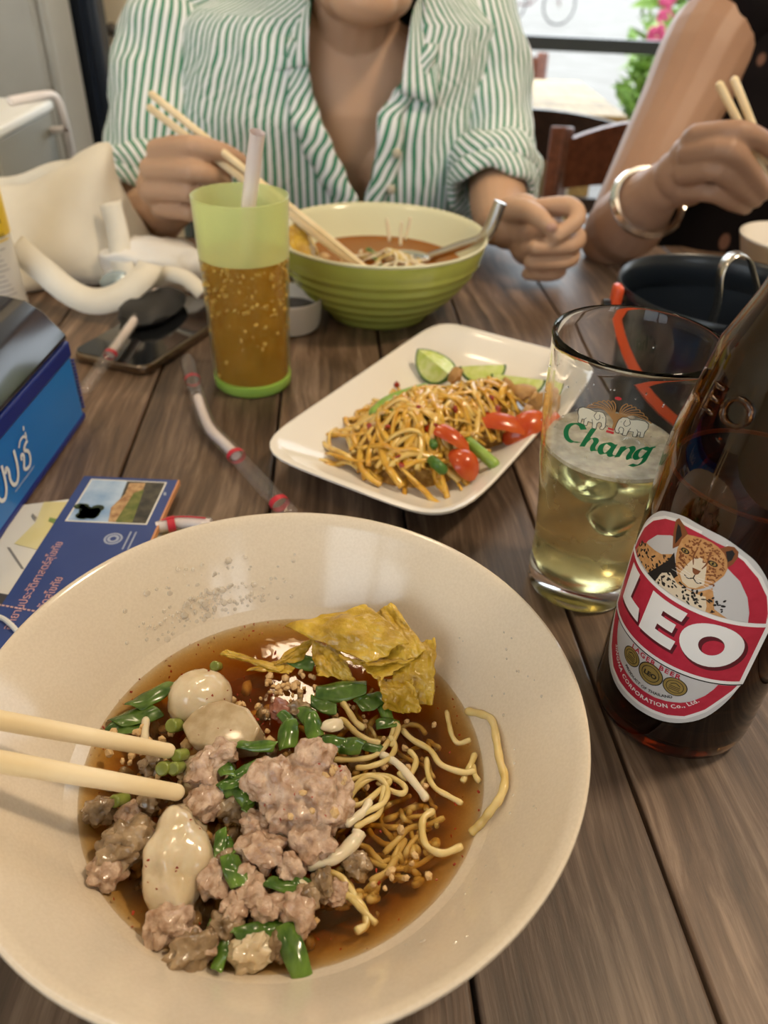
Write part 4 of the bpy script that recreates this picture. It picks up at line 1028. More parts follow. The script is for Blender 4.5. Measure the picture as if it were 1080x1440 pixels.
G_(ribbon(tilt([(16.2,110.2),(13.8,111),(11.8,109.2),(11.4,106.4),(12.6,105.0),(14.6,106.0),(16.2,109)]), 2.0, nb) + ribbon(tilt([(16.8,111.0),(16.0,107.4),(15.2,103.4),(13.0,101.2),(10.4,101.6)]), 2.0, nb) + ribbon([(16.4,110.6),(18.6,111.0)], .8), 'letter', 'pr_green', label='green letter g')
fr = []
for sx in (-1, 1):
    for k in range(7):
        x1 = sx * (3.0 + k * 1.75); y1 = 131.5 - k * k * .17 - k * .15
        fr += ribbon([(0, 119 + k * .4), (sx * (.8 + k * .35), 125.5 - k * .12), (sx * (1.2 + k * .9), 129.6 - k * .5), (x1 * .9, y1), (x1 * 1.02, y1 - 1.4)], .42, None, 5)
G_(fr, 'palm_fronds', 'pr_gold'); G_(ribbon([(0,117.6),(.1,121),(0,126)], 1.1), 'palm_trunk', 'pr_gold', .00014)
def elephant(cx, cy, s, name):
    E_ = lambda pts: [(cx + s * x, cy + y) for x, y in pts]
    body = E_([(-6,1.2),(-5.8,3.4),(-4.2,4.8),(-1.2,5.2),(1.4,4.8),(2.8,5.6),(4.6,5.4),(5.8,3.8),(6.2,1.6),(6.4,-1.0),(5.8,-2.6),(4.6,-2.8),(4.4,-1.8),(5.0,-1.2),(4.6,.4),(3.6,.4),(3.0,-.4),(3.0,-3.4),(1.4,-3.4),(1.2,-1.0),(-.8,-1.0),(-1.0,-3.4),(-2.4,-3.4),(-2.6,-.8),(-3.6,-.9),(-3.8,-3.4),(-5.2,-3.4),(-5.2,-.6)])
    o = G_([body], name, 'pr_ivory', .00016, 'ivory elephant')
    cl = body + [body[0]]
    G_(sum([ribbon([cl[i], cl[i+1]], .28) for i in range(len(cl)-1)], []) + sum([ribbon(E_(q), .25) for q in (((1.8,4.6),(1.2,2.6),(2.6,1.2),(3.6,2.4),(3.2,4.2)), ((4.5,3.2),(4.9,3.0)), ((-2.6,-.8),(-1.8,.4)), ((1.2,-1),(.6,.8)))], []), name + '_outline', 'pr_ink', .00019)
elephant(-9.6, 119.2, 1, 'printed_elephant'); elephant(7.0, 119.4, -1, 'printed_elephant')
G_([[(-2.4,115.8),(.6,115.6),(.6,116.8),(-2.4,117.0)], [(-2,117.4),(.4,117.2),(.4,118.2),(-2,118.4)]], 'red_mark', 'pr_red', .00019)
G_([ell(-.9, 133.2, 1.3, .8, 12)], 'red_crest', 'pr_red', .00019)
# condensation droplets
mb = MB(); rnd = random.Random(3)
for k in range(170):
    a = rnd.uniform(0, 6.28); z = rnd.uniform(.02, .135); R = grad(z); s = rnd.uniform(.0002, .0006)
    mb.ball((GX + R*sin(a), GY - R*cos(a), z), (s, s, s * 1.2), 1)
dd = mb.build('condensation', M['glass'], gl); dd['kind'] = 'stuff'

# ================================================================ FROSTED GREEN CUP WITH ICED TEA
CX, CY = -.1104, .5447
M['cup'] = clear_mat('frosted_green_plastic', (.96,.98,.86), (.84,.90,.46), .46, rough=.35, ior=1.3); M['cup_wet'] = clear_mat('wet_green_plastic', (.985,.985,.90), (.56,.66,.18), .07, rough=.3, ior=1.3)
M['tea'] = clear_mat('iced_tea', (.80,.48,.10), (.60,.29,.030), .80, rough=.05, noise_scale=55)
M['tea_base'] = mat('green_plastic_base', (.36,.58,.10), rough=.35, sss=.2)
cup = thing('plastic_cup', 'frosted lime green plastic cup of iced tea with a straw', 'cup', (CX, CY, 0))
ctab = [(0,.0292),(.002,.0300),(.008,.0302),(.06,.0312),(.10,.0326),(.1425,.0340)]
def crad(z):
    for a, b in zip(ctab, ctab[1:]):
        if z <= b[0]: return lerp(a[1], b[1], (z-a[0])/(b[0]-a[0]))
    return ctab[-1][1]
MB().lathe([(crad(z), z) for z in (.009,.03,.06,.1022)] + [(crad(z) - .0013, z) for z in (.1022,.06,.03,.009)] + [(crad(.009), .009)], 72, (CX, CY, 0)).build('wet_wall', M['cup_wet'], cup, sharp=60)
MB().lathe([(crad(z), z) for z in (.1022,.12,.1425)] + [(.0341,.1430),(.0336,.1434),(.0330,.1430)] + [(crad(z) - .0013, z) for z in (.1425,.12,.1022)] + [(crad(.1022), .1022)], 72, (CX, CY, 0)).build('wall', M['cup'], cup, sharp=60)
MB().lathe([(0,.003),(.024,.003),(.0265,0),(.0285,0),(.0302,.002),(.0305,.0088),(.0290,.0092),(0,.0092)], 72, (CX, CY, 0)).build('base', M['tea_base'], cup)
MB().lathe([(0,.0096)] + [(crad(z) - .0016, z) for z in (.0096,.03,.06,.09,.1027)] + [(0,.1027)], 64, (CX, CY, 0)).build('iced_tea', M['tea'], cup)
M['crush'] = mat('crushed_ice', (.60,.37,.08), rough=.3, sss=.2)
mb = MB(); rnd = random.Random(9)
for k in range(300):
    a = rnd.uniform(0, 6.28); z = .1015 - abs(rnd.gauss(0, .028)); z = max(z, .012); R = crad(z) - .0012; s = rnd.uniform(.0006, .0018)
    mb.ball((CX + R*cos(a), CY + R*sin(a), z), (s*1.2, s*1.2, s*.7), 1, None, rot(rnd.random()*6, rnd.random()*6, rnd.random()*6))
o = mb.build('crushed_ice', M['crush'], cup); o['kind'] = 'stuff'
tp = aty(362, 186, .535); bt = Vector((CX - .006, CY - .012, .012)); rimp = aty(350, 285, .547)
d = (tp - rimp).normalized()
tag(MB().tube([bt, rimp, tp], .0052, 16, cap=False).build('drinking_straw', mat('straw_pink_white', (.80,.68,.64), rough=.35)), 'pinkish white straw standing in the frosted green cup', 'straw')

# ================================================================ RECTANGULAR PLATE WITH PAPAYA SALAD
PC = Vector((.0405, .4835, 0)); PA = radians(60.5); PH = .022
HL, HS = .131, .0735                    # half long side, half short side at the rim
def srect(a, b, n, N=112):
    out = []
    for i in range(N):
        t = 2*pi*i/N; c, s = cos(t), sin(t)
        # soft rectangle with slightly bowed sides
        k = (abs(c) ** n + abs(s) ** n) ** (-1/n)
        out.append((a*k*c, b*k*s))
    return out
def plate_pt(x, y, z): 
    return Vector((PC.x + x*cos(PA) - y*sin(PA), PC.y + x*sin(PA) + y*cos(PA), z))
rows = [(.0,.0,.0052),(.35,.35,.0050),(.62,.60,.0030),(.63,.61,.0),(.66,.65,.0),(.70,.69,.003),(.83,.81,.0085),(.94,.93,.0155),(.985,.98,PH-.0012),(1.0,1.0,PH-.0002),(1.0,1.0,PH+.0012),(.985,.975,PH+.0016),(.93,.90,PH-.0022),(.83,.77,.0125),(.75,.66,.0085),(.66,.56,.0072),(.3,.3,.0070),(0,0,.0070)]
mb = MB(); P = []
for fa, fb, z in rows:
    if fa == 0: P.append([plate_pt(0, 0, z)] * 112)
    else: P.append([plate_pt(x, y, z + (.0035 * (abs(x) / HL) ** 4 * (abs(y) / HS) ** 4 if fa > .9 else 0)) for x, y in srect(HL*fa, HS*fb, 7 if fa > .7 else 5)])
mb.grid(P, closed=True)
pl_o = mb.build('salad_plate', M['white_china'], origin=(PC.x, PC.y, 0))
bm = bmesh.new(); bm.from_mesh(pl_o.data); bmesh.ops.remove_doubles(bm, verts=bm.verts[:], dist=1e-6); bmesh.ops.recalc_face_normals(bm, faces=bm.faces[:]); bm.to_mesh(pl_o.data); bm.free()
for p in pl_o.data.polygons: p.use_smooth = True
tag(pl_o, 'rectangular white china plate of papaya salad with raised corners', 'plate')

M['papaya'] = mat('papaya_shred', (.56,.27,.025), rough=.2, sss=.15, coat=.4, col2=(.72,.44,.07), scale=80)
M['papaya_mass'] = mat('papaya_mass', (.36,.17,.03), rough=.35, col2=(.62,.36,.08), scale=240, detail=6, bump=.8, bscale=420, dist=.002)
M['papaya2'] = mat('papaya_shred_pale', (.64,.38,.08), rough=.2, sss=.15, coat=.4, col2=(.76,.55,.18), scale=80)
M['tomato'] = mat('tomato', (.42,.035,.010), rough=.2, col2=(.58,.12,.022), scale=40, sss=.1)
M['bean'] = mat('long_bean', (.16,.30,.035), rough=.3, col2=(.32,.46,.09), scale=50)
M['bean2'] = mat('long_bean_dark', (.06,.15,.02), rough=.3)
M['limeskin'] = mat('lime_skin', (.05,.15,.012), rough=.28, bump=.2, bscale=900, dist=.0004)
M['limeflesh'] = mat('lime_flesh', (.52,.62,.13), rough=.22, sss=.2, col2=(.70,.74,.33), scale=160)
M['limepith'] = mat('lime_pith', (.74,.74,.48), rough=.4)
M['sauce'] = mat('salad_juice', (.35,.12,.02), rough=.08, trans=.2)
# salad mound: height field in plate axes
def mound(x, y):
    h = .042 * math.exp(-((x + .045)/.046)**2 - ((y + .004)/.036)**2) + .030 * math.exp(-((x - .010)/.034)**2 - ((y + .032)/.025)**2)
    return .0085 + min(h, .034)
rnd = random.Random(21)
def in_pile(x, y): return ((x + .044)/.058)**2 + ((y + .003)/.045)**2 < 1 or ((x - .012)/.040)**2 + ((y + .030)/.029)**2 < 1
cnt = 0
while cnt < 280:
    x = rnd.uniform(-.103, .062); y = rnd.uniform(-.056, .045)
    if not in_pile(x, y): continue
    depth = rnd.random() ** 1.6
    L0 = rnd.uniform(.025, .056); a = rnd.uniform(0, 2*pi) if rnd.random() < .45 else rnd.gauss(.5, .6); pts = []
    curv = rnd.uniform(-38, 38); n = 6; ok = True
    for i in range(n):
        h = mound(x, y) * (1 - .55 * depth * depth) + rnd.uniform(-.001, .0022)
        pts.append(plate_pt(x, y, max(h, .0085)))
        x += L0/(n-1)*cos(a); y += L0/(n-1)*sin(a); a += curv * L0/(n-1)
        if abs(y) > .056 or x > .072 or x < -.107: break
    if len(pts) < 4: continue
    w = rnd.uniform(.0014, .0027)
    o = MB().tube(cr(pts, 3), [w]*((len(pts)-1)*3+1), 6, True, rnd.uniform(.4, .8)).build('papaya_shred', M['papaya'] if rnd.random() < .62 else M['papaya2'], sharp=0)
    tag(o, 'yellow shred of papaya in the salad on the white plate', 'papaya shred', 'papaya shreds on the plate'); cnt += 1
def salad_at(px, py, z): return at(px, py, z)
# dense middle of the heap, where single shreds cannot be told apart
P = []
for i in range(25):
    f = i/24; row = []
    for j in range(64):
        t = 2*pi*j/64; R1, R2 = None, None
        # outline: union of the two heaps seen from the middle
        r = .02
        while r < .09 and in_pile(-.018 + r*cos(t), -.010 + r*sin(t)): r += .001
        r = (r - .004)*f; x, y = -.018 + r*cos(t), -.010 + r*sin(t)
        h = max(.0078, (mound(x, y) - .0055)*(1 if f < .9 else .6) + .0030*noise.noise(Vector((x*220, y*220, 2))) + .002*noise.noise(Vector((x*500, y*120, 5))))
        row.append(plate_pt(x, y, h if f < 1 else .0074))
    P.append(row)
tag(MB().grid(P, closed=True).build('salad_heap', M['papaya_mass'], sharp=0), 'dense tangled middle of the papaya salad under the single shreds', 'salad', kind='stuff')
def bean(pts, r, label, m='bean'):
    t = MB().capsule(cr(pts, 5), r, 10).build('long_bean', M[m], sharp=0); tag(t, label, 'long bean'); return t
bean([at(527,580,.028), at(545,565,.032), at(572,554,.033), at(598,547,.032)], .0042, 'light green long bean piece lying across the larger heap of salad')
bean([at(548,582,.033), at(565,574,.037), at(585,566,.037)], .0046, 'short light green long bean piece with its cut end showing', 'bean')
bean([at(640,600,.024), at(655,618,.024), at(678,638,.022), at(694,652,.019)], .0040, 'long green bean leaning down beside the tomato wedge')
bean([at(608,648,.026), at(615,654,.027), at(622,660,.025)], .0036, 'dark green bean stub lying low in the salad', 'bean2')
bean([at(600,612,.031), at(610,626,.031)], .0030, 'small green bean bit under the papaya shreds', 'bean2')
def wedge(px, py, z, l, w, th, R, label, name='tomato_wedge', cat='tomato', m='tomato'):
    c = at(px, py, z); Rm = Matrix.Translation(c) @ R; P = []; nu, nv = 12, 9
    for i in range(nu + 1):
        t = i / nu * 2 - 1; row = []
        k = sqrt(max(0, 1 - t*t*.96))
        for j in range(nv):
            a = -1.1 + 2.2 * j / (nv - 1)
            row.append(Rm @ Vector((t*l*.5*1.02, sin(a)*w*.62*k, (cos(a))*th*k + .12*l*(1-t*t))))
        row.append(Rm @ Vector((t*l*.5, 0, -th*.2*k + .12*l*(1-t*t))))
        P.append(row)
    mb = MB(); mb.grid(P, closed=True)
    o = mb.build(name, M[m], sharp=50); return tag(o, label, cat)
wedge(697, 604, .0215, .056, .015, .005, rot(.3, .1, -.05), 'long red tomato wedge lying flat between the two heaps of salad')
wedge(738, 604, .0205, .036, .017, .007, rot(.5, -.4, .5), 'glossy red tomato wedge behind the lettered beer glass')
wedge(650, 655, .0205, .024, .016, .007, rot(.2, .5, -.9), 'red tomato chunk at the foot of the larger heap of salad')
wedge(625, 618, .0300, .036, .012, .005, rot(.2, .2, -.5), 'orange-red tomato slice under the papaya shreds on the larger heap')
def heap_z(px, py, z=.030):
    for _ in range(6):
        p = at(px, py, z) - PC; z = .6*z + .4*(mound(p.x*cos(PA) + p.y*sin(PA), -p.x*sin(PA) + p.y*cos(PA)) + .0015)
    return z
def fleck(px, py, z, r, m, name, label, cat, group=None, seed=1):
    mb = MB(); mb.ball(at(px, py, z), (r*1.3, r, r*.7), 2, lambda d: lump(d, seed, 2, .4), rot(seed, seed*2, seed*3)); return tag(mb.build(name, M[m]), label, cat, group)
for i, (px, py) in enumerate(((558,541),(590,575),(565,655),(560,645),(690,560),(545,600),(612,600),(640,575),(700,575),(520,600))):
    fleck(px, py, heap_z(px, py), .0022, 'chili', 'chili_piece', 'small dark red chili piece in the papaya salad', 'chili', 'chili pieces in the salad', i + 1)
M['shrimp'] = mat('dried_shrimp', (.34,.17,.05), rough=.5, col2=(.48,.27,.09), scale=200)
for i, (px, py, z, r) in enumerate(((712,548,.030,.007),(735,552,.031,.008),(752,566,.030,.007),(745,582,.028,.006),(640,528,.030,.0055))):
    fleck(px, py, z, r, 'shrimp', 'dried_shrimp', 'brown crinkled dried shrimp on the smaller heap of the salad', 'dried shrimp', 'dried shrimps in the salad', i * 2.2 + 1)
for i in range(26):
    x = rnd.uniform(-.075, .04); y = rnd.uniform(-.045, .025); p = plate_pt(x, y, mound(x, y) + .001)
    mb = MB(); s = rnd.uniform(.0014, .0026); mb.ball(p, (s*1.3, s, s*.8), 1, lambda d: lump(d, i, 2, .4), rot(i, i*2, i))
    tag(mb.build('peanut_bit', M['peanut'], smooth=False), 'crushed peanut bit scattered over the papaya salad', 'peanut', 'crushed peanuts on the salad')
# lime wedges
def lime(px, py, z, r, R, label):
    c = at(px, py, z); t = thing('lime_wedge', label, 'lime', c); Rm = Matrix.Translation(c) @ R
    span = radians(105); n, k = 14, 8
    # skin: sector of an ellipsoid around local x axis
    P = []
    for i in range(n + 1):
        u = -pi/2 + pi*i/n; P.append([Rm @ Vector((1.25*r*sin(u), r*cos(u)*sin(-span/2 + span*j/k), -r*cos(u)*cos(-span/2 + span*j/k))) for j in range(k + 1)])
    mb = MB(); mb.grid(P); o = mb.build('peel', M['limeskin'], t, sharp=0); solid(o, .0016, -1)
    for side in (0, k):
        sg = -1 if side == 0 else 1
        a = sg * span / 2
        F = [[Rm @ Vector((1.25*r*f*sin(-pi/2+pi*i/n), r*f*cos(-pi/2+pi*i/n)*sin(a) - sg*.0002, -r*f*cos(-pi/2+pi*i/n)*cos(a))) for i in range(n + 1)] for f in (.97, .9)]
        mb = MB(); mb.grid(F); mb.build('pith', M['limepith'], t)
        F = [[Rm @ Vector((1.25*r*f*sin(-pi/2+pi*i/n), r*f*cos(-pi/2+pi*i/n)*sin(a) - sg*.0004*(1-f), -r*f*cos(-pi/2+pi*i/n)*cos(a) + .0004*sin(i*2.2)*f)) for i in range(n + 1)] for f in (.9, .6, .3, .02)]
        mb = MB(); mb.grid(F); mb.build('flesh', M['limeflesh'], t)
    return t
lime(609, 508, .026, .0170, rot(.55, .1, -.95), 'lime wedge with dark green peel turned out at the plate corner')
lime(679, 514, .0300, .0150, rot(.15, .0, .20), 'lime wedge lying between two others, its cut face up')
lime(729, 530, .0300, .0165, rot(.12, .0, -.16), 'pale lime wedge beside the lettered beer glass, cut face up')

# ================================================================ GREEN RIDGED BOWL
NX, NY = -.0155, .709
M['greenglaze'] = mat('green_glaze', (.36,.38,.075), rough=.14, col2=(.41,.43,.09), scale=20)
M['creamglaze'] = mat('cream_glaze', (.70,.68,.46), rough=.14)
M['broth2'] = clear_mat('orange_broth', (.80,.42,.08), (.50,.20,.03), .75, rough=.05)
gb = thing('soup_bowl', 'green glazed bowl with ridged sides and cream inside', 'bowl', (NX, NY, 0))
outp = [(0,.004),(.042,.004),(.043,0),(.050,0),(.0515,.003)]
K = 40
for i in range(K + 1):
    z = .004 + (.073 - .004) * i / K; t = (z - .004) / .069
    r = .0515 + (.0985 - .0515) * (1 - (1 - t) ** 1.75)
    if z < .058: r += .0011 * sin(z * 2 * pi / .0105)
    outp.append((r, z))
mb = MB(); mb.lathe(outp, 96, (NX, NY, 0)); mb.build('outer_wall', M['greenglaze'], gb, sharp=0)
inn = [(.0985,.073),(.0997,.0742),(.0999,.0754),(.0990,.0762),(.0975,.0758),(.0945,.0705),(.089,.060),(.080,.045),(.066,.027),(.050,.014),(.03,.009),(0,.008)]
MB().lathe(inn, 96, (NX, NY, 0)).build('inner_wall', M['creamglaze'], gb, sharp=0)
NZ = .047
broth_disc(Vector((NX, NY, 0)), .0810, NZ, .012, 'broth', 'orange broth in the green ridged bowl', M['broth2'], 64)
rnd = random.Random(4)
for k in range(26):
    a = rnd.uniform(0, 6.28); r = rnd.uniform(0, .022); x, y = NX + .010 + r*cos(a), NY - .015 + r*sin(a); pts = []; t = rnd.uniform(0, 6.28)
    for i in range(6):
        rr = hypot(x - NX - .010, y - NY + .015); pts.append((x, y, NZ + .014 * math.exp(-(rr/.02)**2) + rnd.uniform(0, .003))); t += rnd.uniform(-.9, .9); x += .008*cos(t); y += .008*sin(t)
    strand(pts, .0014, M['noodle_pale'] if k % 3 else M['noodle'], 'noodle', 'pale rice noodle heaped in the green ridged bowl', 'noodle', 'noodles in the green bowl', 4, 6)
for k, (px, py) in enumerate(((548,320),(563,325),(570,318))):
    p = at(px, py + 20, NZ + .016); strand([p, p + Vector((.002*k-.002, .004, .010)), p + Vector((.004*k-.004, .006, .020))], .0016, M['noodle_pale'], 'bean_sprout', 'pale bean sprout sticking up from the noodles in the green bowl', 'bean sprout', 'bean sprouts in the green bowl')
for (px, py, z, l, w, a) in ((522,352,.058,.016,.007,D(60)),(540,372,.054,.014,.007,D(-15)),(528,362,.056,.010,.006,D(20))):
    strip(px, py, z, l, w, a, m='scallion', name='scallion_piece', label='chopped green scallion on the noodles in the green bowl', cat='scallion', group='scallions in the green bowl')
sheet([Vector((NX-.088, NY-.025, .078)), Vector((NX-.072, NY+.012, .082)), Vector((NX-.052, NY-.018, .050)), Vector((NX-.064, NY-.045, .048))], .003, 'wonton_crisp', 'yellow wonton skin leaning on the wall of the green bowl', seed=15.0)
for k in range(4):
    item('pork_crumb', 'orange stained pork crumb floating in the green bowl', 'pork', M['peanut'], 455 + k*32, 362 + (k % 2)*6, .048, (.006, .005, .004), k, 'pork crumbs in the green bowl', f=2, a=.3)
# spoon
M['spoonsteel'] = mat('spoon_steel', (.55,.53,.50), rough=.22, metal=1)
sp = thing('soup_spoon', 'steel soup spoon leaning on the rim of the green bowl', 'spoon', (NX + .055, NY, .045))
e0, e1_ = Vector((NX + .048, NY + .012, .050)), aty(704, 284, .700)
rm = Vector((NX + .0965, NY - .008, .0785))
hd = MB().tube(cr([e0, (e0 + rm)/2 + Vector((0,0,-.001)), rm, e1_], 6), [.0022]*12 + [.003]*7, 8, True, 2.0).build('handle', M['spoonsteel'], sp)
mb = MB(); mb.ball(e0 + Vector((-.022, .006, -.004)), (.026, .018, .006), 3); mb.build('spoon_bowl', M['spoonsteel'], sp)

# ================================================================ SMALL SAUCE CUP
SX, SY = -.096, .660
sc_ = thing('sauce_cup', 'small white sauce cup behind the frosted green cup', 'cup', (SX, SY, 0))
MB().lathe([(0,.0005),(.024,.0),(.027,.001),(.029,.006),(.0315,.026),(.0318,.0285),(.0312,.0296),(.0300,.0290),(.0275,.010),(.022,.006),(0,.006)], 64, (SX, SY, 0)).build('body', M['white_china'], sc_)
M['soy'] = mat('dark_sauce', (.018,.007,.004), rough=.08)
MB().lathe([(0,.0062),(.0268,.0104),(.0284,.0165),(0,.0168)], 48, (SX, SY, 0)).build('sauce', M['soy'], sc_)

# ================================================================ ICE BUCKET, TONGS, SMALL BOWL
KX, KY, KH, KR = .236, .527, .10, .075
M['bucket'] = mat('bucket_black', (.010,.014,.020), rough=.30)
M['orange'] = mat('orange_plastic', (.62,.075,.018), rough=.38)
bk = thing('ice_bucket', 'black ice bucket with an orange swing handle', 'bucket', (KX, KY, 0))
MB().lathe([(0,.003),(.056,.003),(.057,0),(.060,0),(.062,.003),(.068,.05),(.0735,.094),(.0755,.0955),(.0757,.0990),(.0748,.1003),(.0735,.0995),(.0715,.094),(.0698,.078),(.0708,.0765),(.0655,.04),(.0600,.008),(.05,.006),(0,.006)], 96, (KX, KY, 0)).build('body', M['bucket'], bk)
# bail handle hanging forward from two lugs
pts = []
for i in range(25):
    t = i / 24; a = pi + t * pi           # left lug over the near side to the right lug
    x = KX + .0805*cos(a); y = KY - .012 + .0800*sin(a) * 1.02; z = .090 - .060 * sin(pi*t)
    pts.append((x, y, z))
MB().tube(pts, .0036, 4, True, 1.9, up=(0,0,1)).build('handle', M['orange'], bk, sharp=30)
for sx in (-1, 1):
    b = MB().box((KX + sx*.0800 - .0035, KY - .018, .080), (KX + sx*.0800 + .0035, KY - .006, .103)).build('lug', M['orange'], bk); bevel(b, .003)
    MB().tube([(KX + sx*.074, KY - .012, .088), (KX + sx*.0885, KY - .012, .088)], .004, 12).build('pin', M['black'], bk)
M['steel_shiny'] = mat('tong_steel', (.60,.57,.52), rough=.25, metal=1)
tg = []
pa, pb_, pt_ = aty(1002, 450, .505), aty(1062, 440, .52), aty(1035, 357, .515)
base = Vector((KX - .01, KY - .01, .012))
P = cr([Vector((pa.x - .012, .50, .012)), pa, aty(1013, 385, .508), aty(1026, 362, .512), aty(1044, 358, .516), aty(1057, 375, .52), pb_, Vector((pb_.x + .006, .54, .012))], 6)
# flat steel band
mb = MB(); rowsA, rowsB = [], []
for p in P: rowsA.append([p + Vector((0, -.006, 0)), p + Vector((0, .006, .0))])
mb.grid(rowsA); o = mb.build('ice_tongs', M['steel_shiny'], sharp=0); solid(o, .0011)
tag(o, 'bent steel ice tongs standing in the black bucket', 'tongs')
for k in range(14):
    a = k * 2.4; r = .010 + .0035 * k
    mb = MB(); mb.ball((KX + r*cos(a)*.95, KY + r*sin(a)*.95, .022 + .004*(k % 3)), (.013, .012, .011), 2, lambda d: lump(d, k, 1.4, .3), rot(k, k*2, k)); tag(mb.build('ice_cube', M['ice']), 'ice cube lying in the bottom of the black bucket', 'ice cube', 'ice cubes in the bucket')
QX, QY = .425, .815
sbw = thing('small_bowl', 'small white rice bowl with a tan outside before the dark dress', 'bowl', (QX, QY, 0))
M['tanclay'] = mat('tan_glaze', (.52,.38,.24), rough=.3)
MB().lathe([(0,.003),(.024,.003),(.025,0),(.029,0),(.030,.004),(.042,.018),(.054,.038),(.0600,.0560)], 64, (QX, QY, 0)).build('outer_wall', M['tanclay'], sbw, sharp=0)
MB().lathe([(.0600,.0560),(.0607,.0575),(.0600,.0585),(.0588,.0578),(.0525,.039),(.040,.020),(.025,.010),(0,.008)], 64, (QX, QY, 0)).build('inner_wall', M['white_china'], sbw, sharp=0)

# ================================================================ BLUE NAPKIN DISPENSER
NB = thing('napkin_dispenser', 'blue napkin dispenser box with a dark lid and white Thai lettering', 'napkin dispenser', (-.28, .34, 0))
M['blue'] = mat('dispenser_blue', (.012,.17,.56), rough=.28, col2=(.016,.20,.62), scale=6)
M['darkblue'] = mat('dispenser_dark_blue', (.008,.022,.20), rough=.3)
M['lid'] = mat('smoky_lid', (.012,.013,.022), rough=.16, coat=.4)
M['lidgrey'] = mat('lid_grille', (.07,.075,.085), rough=.3)
fx, y0, y1, zt = -.2215, .145, .474, .060
Wd = .115
o = MB().box((fx - Wd, y0, .0), (fx, y1, zt)).build('box', M['blue'], NB); bevel(o, .004, 3)
o = MB().box((fx - Wd + .001, y0 + .001, zt - .011), (fx + .0006, y1 + .0006, zt + .001)).build('upper_band', M['darkblue'], NB); bevel(o, .002)
o = MB().box((fx - Wd + .001, y0 + .001, .0), (fx + .0006, y1 + .0006, .006)).build('lower_band', M['darkblue'], NB); bevel(o, .002)
# lid: sloped front, flat top
prf = [(fx + .0005, zt + .001), (fx + .0002, zt + .006), (fx - .012, zt + .022), (fx - .022, zt + .029), (fx - .034, zt + .0315), (fx - Wd + .034, zt + .0315), (fx - Wd + .012, zt + .022), (fx - Wd, zt + .001)]
mb = MB(); n = len(prf)
vs = [(x, y0, z) for x, z in prf] + [(x, y1 - .0, z) for x, z in prf]
mb.add(vs, [tuple(range(n)), tuple(range(2*n - 1, n - 1, -1))] + [(i, (i+1) % n, (i+1) % n + n, i + n) for i in range(n)])
lid = mb.build('lid', M['lid'], NB, sharp=25); bevel(lid, .003, 3, 40)
for k in range(16):
    x = fx - .036 - k * .003
    MB().box((x - .0009, y0 + .02, zt + .0315), (x + .0009, y1 - .008, zt + .0325)).build('lid_rib', M['lidgrey'], lid, smooth=False)
# ribs on the end corner
for k in range(15):
    z = .009 + k * .0026
    MB().box((fx - .016, y1 - .001, z), (fx + .0009, y1 + .0012, z + .0012)).build('corner_rib', M['darkblue'], NB, smooth=False)
    
M['logo_white'] = mat('logo_white', (.80,.82,.86), rough=.4)
def face(polys, name, m, label=None, off=.0007):
    """print on the long face: x runs away along the box, y up (mm)"""
    bm = polys if isinstance(polys, bmesh.types.BMesh) else tri_mesh(polys)
    bm.verts.index_update(); mb = MB(); mb.add([(fx + off, .001*v.co.x, .001*v.co.y) for v in bm.verts], [tuple(v.index for v in f.verts) for f in bm.faces]); bm.free()
    o = mb.build(name, m, NB, smooth=False); 
    if label: o['label'] = label
    return o
# rounded script letters
def lg(strokes, w=3.4): return sum([ribbon(s, w) for s in strokes], [])
def circ(x, y, r): return [(x + r*cos(t), y + r*sin(t)) for t in [2*pi*i/16 for i in range(17)]]
def po(x): return [[(x-2,30),(x,32.6),(x+1.8,30),(x+.6,24),(x+2.4,19.6),(x+6.5,18.4),(x+10.4,22),(x+12.4,29),(x+13,37)]]     # letter with a loop and a tall stem
face(lg([[(327.5,37),(328.2,25),(330,19.4),(333.6,18.8),(334.6,22),(332,23.4)]], 2.5), 'letter', M['logo_white'], 'white Thai letter')
face(lg(po(341), 2.5), 'letter', M['logo_white'], 'white Thai letter'); face(lg(po(357.5), 2.5), 'letter', M['logo_white'], 'white Thai letter')
face(lg([[(375.5,26.5),(376.6,29.4),(379.2,28),(377.6,24),(375.8,21),(378,18.8),(382.6,18.5),(385.8,22),(385.4,27),(381.6,30.2),(384.4,32.6),(388,33.2)]], 2.3), 'letter', M['logo_white'], 'white Thai letter')
face(lg([[(376.5,34.8),(380,37.6),(385,37.8),(387.6,35.2),(388,39)], [(387.2,40.6),(388,43.2)]], 1.6), 'vowel_mark', M['logo_white'])
face(sum([ribbon([(359.5+k*1.5, 14.2), (360.3+k*1.5, 15.5)], .45) for k in range(19)], []), 'small_print', M['logo_white'])

# ================================================================ YELLOW-LABEL BOTTLE
YX, YY, YR = -.372, .66, .031
yb = thing('condiment_bottle', 'white condiment bottle with a yellow printed label behind the napkin dispenser', 'bottle', (YX, YY, 0))
M['whiteplastic'] = mat('white_plastic', (.76,.74,.70), rough=.35)
M['yellowprint'] = mat('yellow_print', (.82,.56,.02), rough=.4)
M['ink'] = mat('ink', (.03,.03,.04), rough=.5)
MB().lathe([(0,.001),(.027,0),(.030,.002),(YR,.006),(YR,.155),(.029,.165),(.020,.175),(.012,.18),(.012,.195),(0,.195)], 48, (YX, YY, 0)).build('body', M['whiteplastic'], yb)
MB().lathe([(.0135,.182),(.0135,.204),(.011,.208),(0,.208)], 24, (YX, YY, 0)).build('cap', M['orange'], yb)
MB().lathe([(YR+.0003,.072),(YR+.0003,.150),(YR,.150),(YR,.072),(YR+.0003,.072)], 64, (YX, YY, 0)).build('yellow_label', M['yellowprint'], yb)
WY = Wrap(YX, YY, radians(35), lambda h: YR, yb)
rq = random.Random(8)
